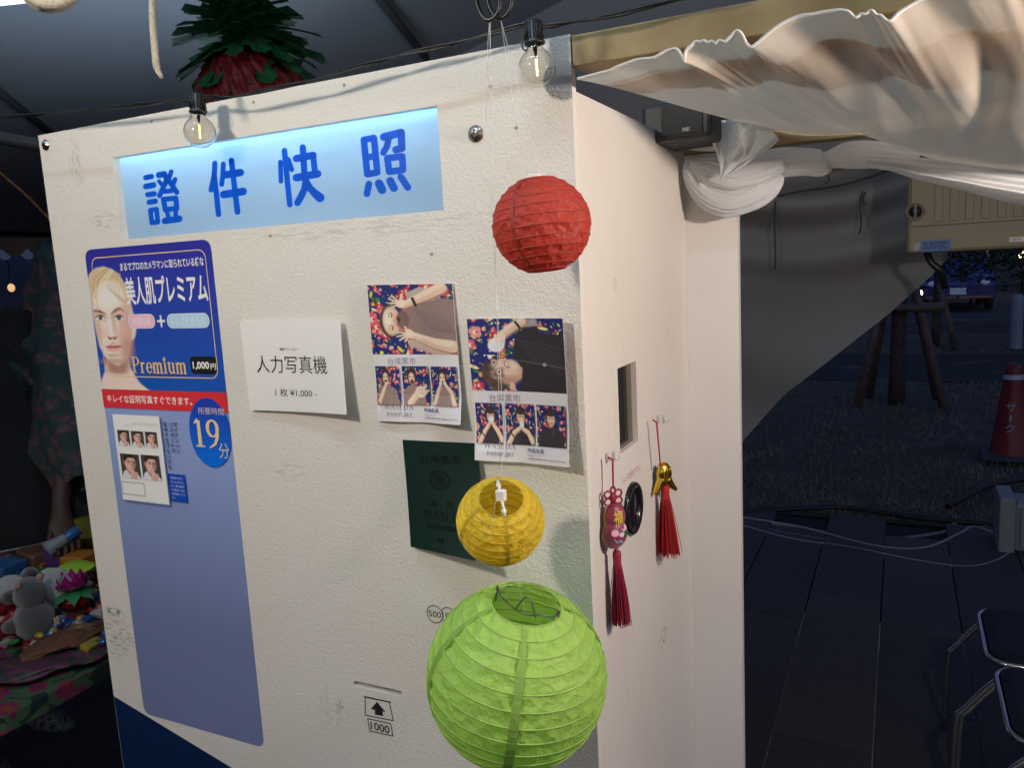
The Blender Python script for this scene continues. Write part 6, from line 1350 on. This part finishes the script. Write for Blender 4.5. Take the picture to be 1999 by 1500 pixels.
b.grid(lambda a, c: P(np.array(onT(-20+150*a, 1082-28*a, .80))*(1-c)+np.array(onT(-20+150*a, 1100-28*a, .735))*c), 12, 3); b.build('side', CLEAR, tr); b = MB(); b.tube([onT(-20+150*k/10, 1082-28*k/10, .80) for k in range(11)], .003, 6); b.build('lip', M('clear_lip', (.4, .45, .45), .15, alpha=.3), tr)

# ------------------------------------------------------------------ person in a floral shirt behind the table
def skin_body(name, joints, edges, mat, parent, sub=2):
    w0 = WORLD[parent.name]; me = bpy.data.meshes.new(name); me.from_pydata([P(np.array(j[0])-w0) for j in joints], edges, []); me.materials.append(mat)
    o = bpy.data.objects.new(name, me); COL.objects.link(o); o.parent = parent; WORLD[o.name] = w0
    md = o.modifiers.new('Skin', 'SKIN'); md.use_smooth_shade = True
    for k, j in enumerate(joints):
        v = me.skin_vertices[0].data[k]; v.radius = (j[1], j[2] if len(j) > 2 else j[1]); v.use_root = k == 0
    s_ = o.modifiers.new('Subsurf', 'SUBSURF'); s_.levels = sub; s_.render_levels = sub; return o
pz0 = np.array([-1.53, .80, 0]); person = thing('person', pz0, 'person in a loose dark floral shirt reaching down to the toy table', 'person')
SKN = M('tan_skin', (.07, .034, .024), .55, bump=(200, .1, .001))
sh_ = onD(112, 520, 2.72); el = onD(140, 760, 2.58); wr = onD(118, 990, 2.42); hd = onD(124, 1032, 2.38)
hip = pz0+np.array([-.05, .12, .98]); ch = np.array([sh_[0]-.12, sh_[1]+.22, 1.45]); nk = ch+np.array([.10, .05, .20])
J = [(hip, .15, .12), (hip*.5+ch*.5, .14, .11), (ch, .17, .12), (nk, .055), (nk+np.array([.07, .02, .08]), .075), (nk+np.array([.10, .03, .19]), .085), (sh_, .06), (el, .045), (wr, .027), (hd, .034, .022),
     (hip+np.array([.05, -.10, -.08]), .09), (pz0+np.array([.02, -.03, .50]), .06), (pz0+np.array([-.04, -.03, .10]), .042), (pz0+np.array([.05, -.04, .035]), .035),
     (hip+np.array([-.02, .12, -.08]), .09), (pz0+np.array([.0, .30, .50]), .06), (pz0+np.array([-.06, .32, .10]), .042), (pz0+np.array([.03, .32, .035]), .035),
     (ch+np.array([-.05, .22, .08]), .06), (ch+np.array([-.10, .30, -.20]), .045), (ch+np.array([-.10, .32, -.42]), .028)]
E_ = [(0, 1), (1, 2), (2, 3), (3, 4), (4, 5), (2, 6), (6, 7), (7, 8), (8, 9), (0, 10), (10, 11), (11, 12), (12, 13), (0, 14), (14, 15), (15, 16), (16, 17), (2, 18), (18, 19), (19, 20)]
fb_ = np.array(hd)
fd = onD(132, 1075, 2.36)-fb_; fd /= np.linalg.norm(fd); sd = np.array([.35, .93, 0])
for k, (o_, l_) in enumerate(((-.026, .062), (-.009, .072), (.008, .068), (.024, .054))):
    i0 = len(J); J += [(fb_+sd*o_+fd*.022, .0095), (fb_+sd*o_*1.15+fd*(.022+l_*.5)+np.array([.012, 0, 0]), .0085), (fb_+sd*o_*1.1+fd*(.022+l_)+np.array([.004, 0, 0]), .0065)]; E_ += [(9, i0), (i0, i0+1), (i0+1, i0+2)]
i0 = len(J); J += [(fb_-sd*.034+fd*.0, .0105), (fb_-sd*.050+fd*.030+np.array([.015, 0, 0]), .009), (fb_-sd*.040+fd*.055+np.array([.025, 0, 0]), .007)]; E_ += [(9, i0), (i0, i0+1), (i0+1, i0+2)]
skin_body('body', J, E_, SKN, person)
b = MB(); hc = nk+np.array([.095, .03, .215]); b.ell(hc, (.088, .080, .095), 18, 12, noise=.05); b.build('hair', M('black_hair', (.012, .010, .010), .5, bump=(200, .8, .003)), person)
FLS = pattern('floral_shirt_cloth', [(.018, .050, .054), (.022, .056, .056), (.080, .046, .056), (.14, .075, .085), (.028, .064, .060)], 24, .8, (30, .3, .004))
# loose sleeve and shirt body
def sleeve(pts, rad, name, folds, seed, parent=person, mat=FLS):
    pth = smooth_path(pts, 9); rd = np.interp(np.linspace(0, 1, len(pth)), np.linspace(0, 1, len(rad)), rad); n = 44; V = []; F = []
    for k, p in enumerate(pth):
        t_ = pth[min(k+1, len(pth)-1)]-pth[max(k-1, 0)]; t_ /= np.linalg.norm(t_); a_ = np.cross(t_, FW); a_ /= np.linalg.norm(a_); c_ = np.cross(t_, a_); q = k/(len(pth)-1)
        for j in range(n):
            g = 6.283*j/n; w_ = 1+(.05+.10*q)*math.sin(folds*g+seed+1.4*math.sin(q*5+seed))+.05*math.sin((folds*2+1)*g+q*9)+.05*math.sin(q*16+g*2+seed)+.03*math.sin(q*30+g*3)
            V.append(p+(a_*math.cos(g)+c_*math.sin(g)*.75)*rd[k]*w_)
    m = len(pth)
    for k in range(m-1):
        for j in range(n): F.append((k*n+j, k*n+(j+1) % n, (k+1)*n+(j+1) % n, (k+1)*n+j))
    b = MB(); b.add(V, F, 0, True); return b.build(name, mat, parent)
sleeve([onD(96, 488, 2.75), onD(112, 540, 2.72), onD(122, 640, 2.66), onD(136, 760, 2.58), onD(148, 860, 2.52), onD(160, 945, 2.47)], [.035, .075, .095, .12, .125, .075], 'shirt_sleeve', 4, 2)
sleeve([onD(104, 470, 2.95), onD(140, 560, 2.95), onD(170, 720, 2.95), onD(190, 900, 2.95), onD(200, 1060, 2.95)], [.06, .17, .22, .23, .24], 'shirt_body', 5, 4)
b = MB()
def flap(a, c): return onD(110-100*a*(1-.35*c)-0, 610+85*a+150*c*(1-.55*a), 2.60+.04*math.sin(a*7+c*4))
b.grid(flap, 16, 12); b.build('shirt_flap', FLS, person)
blk_m = M('black_tee', (.010, .010, .012), .85, bump=(40, .3, .004))
sleeve([onD(45, 610, 2.85), onD(15, 700, 2.80), onD(10, 800, 2.78), onD(10, 900, 2.75), onD(25, 1040, 2.75), onD(40, 1150, 2.8)], [.06, .17, .22, .23, .24, .22], 'black_top', 3, 6, mat=blk_m)
JE = M('dark_jeans', (.020, .026, .045), .85, bump=(300, .3, .001))
sleeve([hip+np.array([.02, -.05, .02]), pz0+np.array([.03, -.06, .80]), pz0+np.array([.03, -.03, .50]), pz0+np.array([-.02, -.03, .20]), pz0+np.array([-.035, -.03, .085])], [.20, .13, .095, .075, .07], 'trouser_leg', 3, 1, mat=JE)
sleeve([hip+np.array([.0, .05, .02]), pz0+np.array([.0, .26, .80]), pz0+np.array([.0, .30, .50]), pz0+np.array([-.05, .32, .20]), pz0+np.array([-.055, .32, .085])], [.20, .13, .095, .075, .07], 'trouser_leg', 3, 3, mat=JE)
def shoe(c, label=None, par=person):
    b = MB(); b.ell(c+np.array([.055, 0, .040]), (.125, .046, .042), 18, 10); b.ell(c+np.array([-.03, 0, .07]), (.055, .040, .05), 14, 8); o = b.build('shoe', pattern('zebra_sneaker', [(.012, .012, .014), (.12, .118, .115), (.012, .012, .014)], 55, .7), par)
    b = MB(); b.ell(c+np.array([.045, 0, .012]), (.140, .050, .014), 18, 6); b.build('sole', M('sole_rubber', (.10, .10, .10), .7), o); return o
shoe(pz0+np.array([-.02, -.03, 0])); shoe(pz0+np.array([-.03, .32, 0]))
p2 = np.array([-1.42, .50, 0]); per2 = thing('person', p2, 'person at the left edge of whom one laced sneaker and dark trouser leg show', 'person')
skin_body('body', [(p2+np.array([-.3, .1, .95]), .13), (p2+np.array([-.3, .1, 1.35]), .15, .11), (p2+np.array([-.3, .1, 1.55]), .05), (p2+np.array([-.28, .1, 1.72]), .09), (p2+np.array([-.15, .02, .52]), .06), (p2+np.array([-.06, 0, .09]), .042), (p2+np.array([-.36, .2, .5]), .06), (p2+np.array([-.34, .2, .09]), .042)], [(0, 1), (1, 2), (2, 3), (0, 4), (4, 5), (0, 6), (6, 7)], blk_m, per2)
sleeve([p2+np.array([-.27, .06, .95]), p2+np.array([-.15, .02, .52]), p2+np.array([-.07, 0, .09])], [.12, .085, .07], 'trouser_leg', 3, 7, per2, JE); shoe(p2+np.array([-.05, 0, 0]), par=per2)
c = onD(136, 1046, 2.36); t = toy('blue_tube', 'blue and white tube held in the hand over the table', 'tube', c); b = MB(); ax_ = onD(100, 1066, 2.34)-onD(150, 1034, 2.38); b.lathe([(.0005, -.03), (.016, -.03), (.017, .0), (.016, .012)], c, ax_, 16); b.build('body', M('tube_blue', (.02, .12, .30), .3), t)
b = MB(); b.lathe([(.0165, .0125), (.019, .04), (.026, .07), (.0005, .071)], c, ax_, 16); b.build('tip', M('tube_white', (.22, .27, .30), .4), t)

# neighbouring stall seen under the left eave
nb = thing('market_tent', (-8.2, 3.0, 0), 'dim neighbouring market tent with a scalloped valance beyond the left eave', 'tent')
b = MB(); b.grid(lambda a, c: (-9.2, -2+9*a, .2+2.3*c+.03*math.sin(a*60)), 60, 4); b.build('back_sheet', M('dusk_sheet', (.10, .11, .13), .85), nb)
b = MB(); b.grid(lambda a, c: (-7.2-.5*c, -2+9*a, 2.10+.5*c), 30, 4); b.build('roof', M('dusk_roof', (.30, .33, .36), .8), nb)
b = MB()
for k in range(36): b.grid(lambda a, c: (-7.2, -2+.25*k+.25*a, 2.10-(.07+.10*math.sin(math.pi*a))*c), 6, 1)
b.build('valance', M('valance_cloth'), nb)
b = MB(); b.tube([(-7.25, -2, 1.12), (-7.25, 7, 1.12)], .03, 8); b.build('rail', M('rail_blue', (.12, .16, .26), .5), nb)
for y in (-2, 2.6, 7): b = MB(); b.tube([(-7.22, y, 0), (-7.22, y, 2.1)], .025, 8); b.build('leg', DARKMETAL, nb)
c = onD(22, 562, 9.5); sl = thing('stall_bulb', c, 'small warm bulb glowing in the dim neighbouring tent', 'lamp'); b = MB(); b.ell(c, (.04, .04, .05), 12, 8); b.build('bulb', M('stall_bulb_glow', (1, .7, .4), .5, emit=(1, .62, .30), estr=.8), sl); b = MB(); b.tube([c+np.array([0, 0, .05]), (c[0], c[1], 2.5)], .006, 6); b.build('cord', BLACKP, sl)
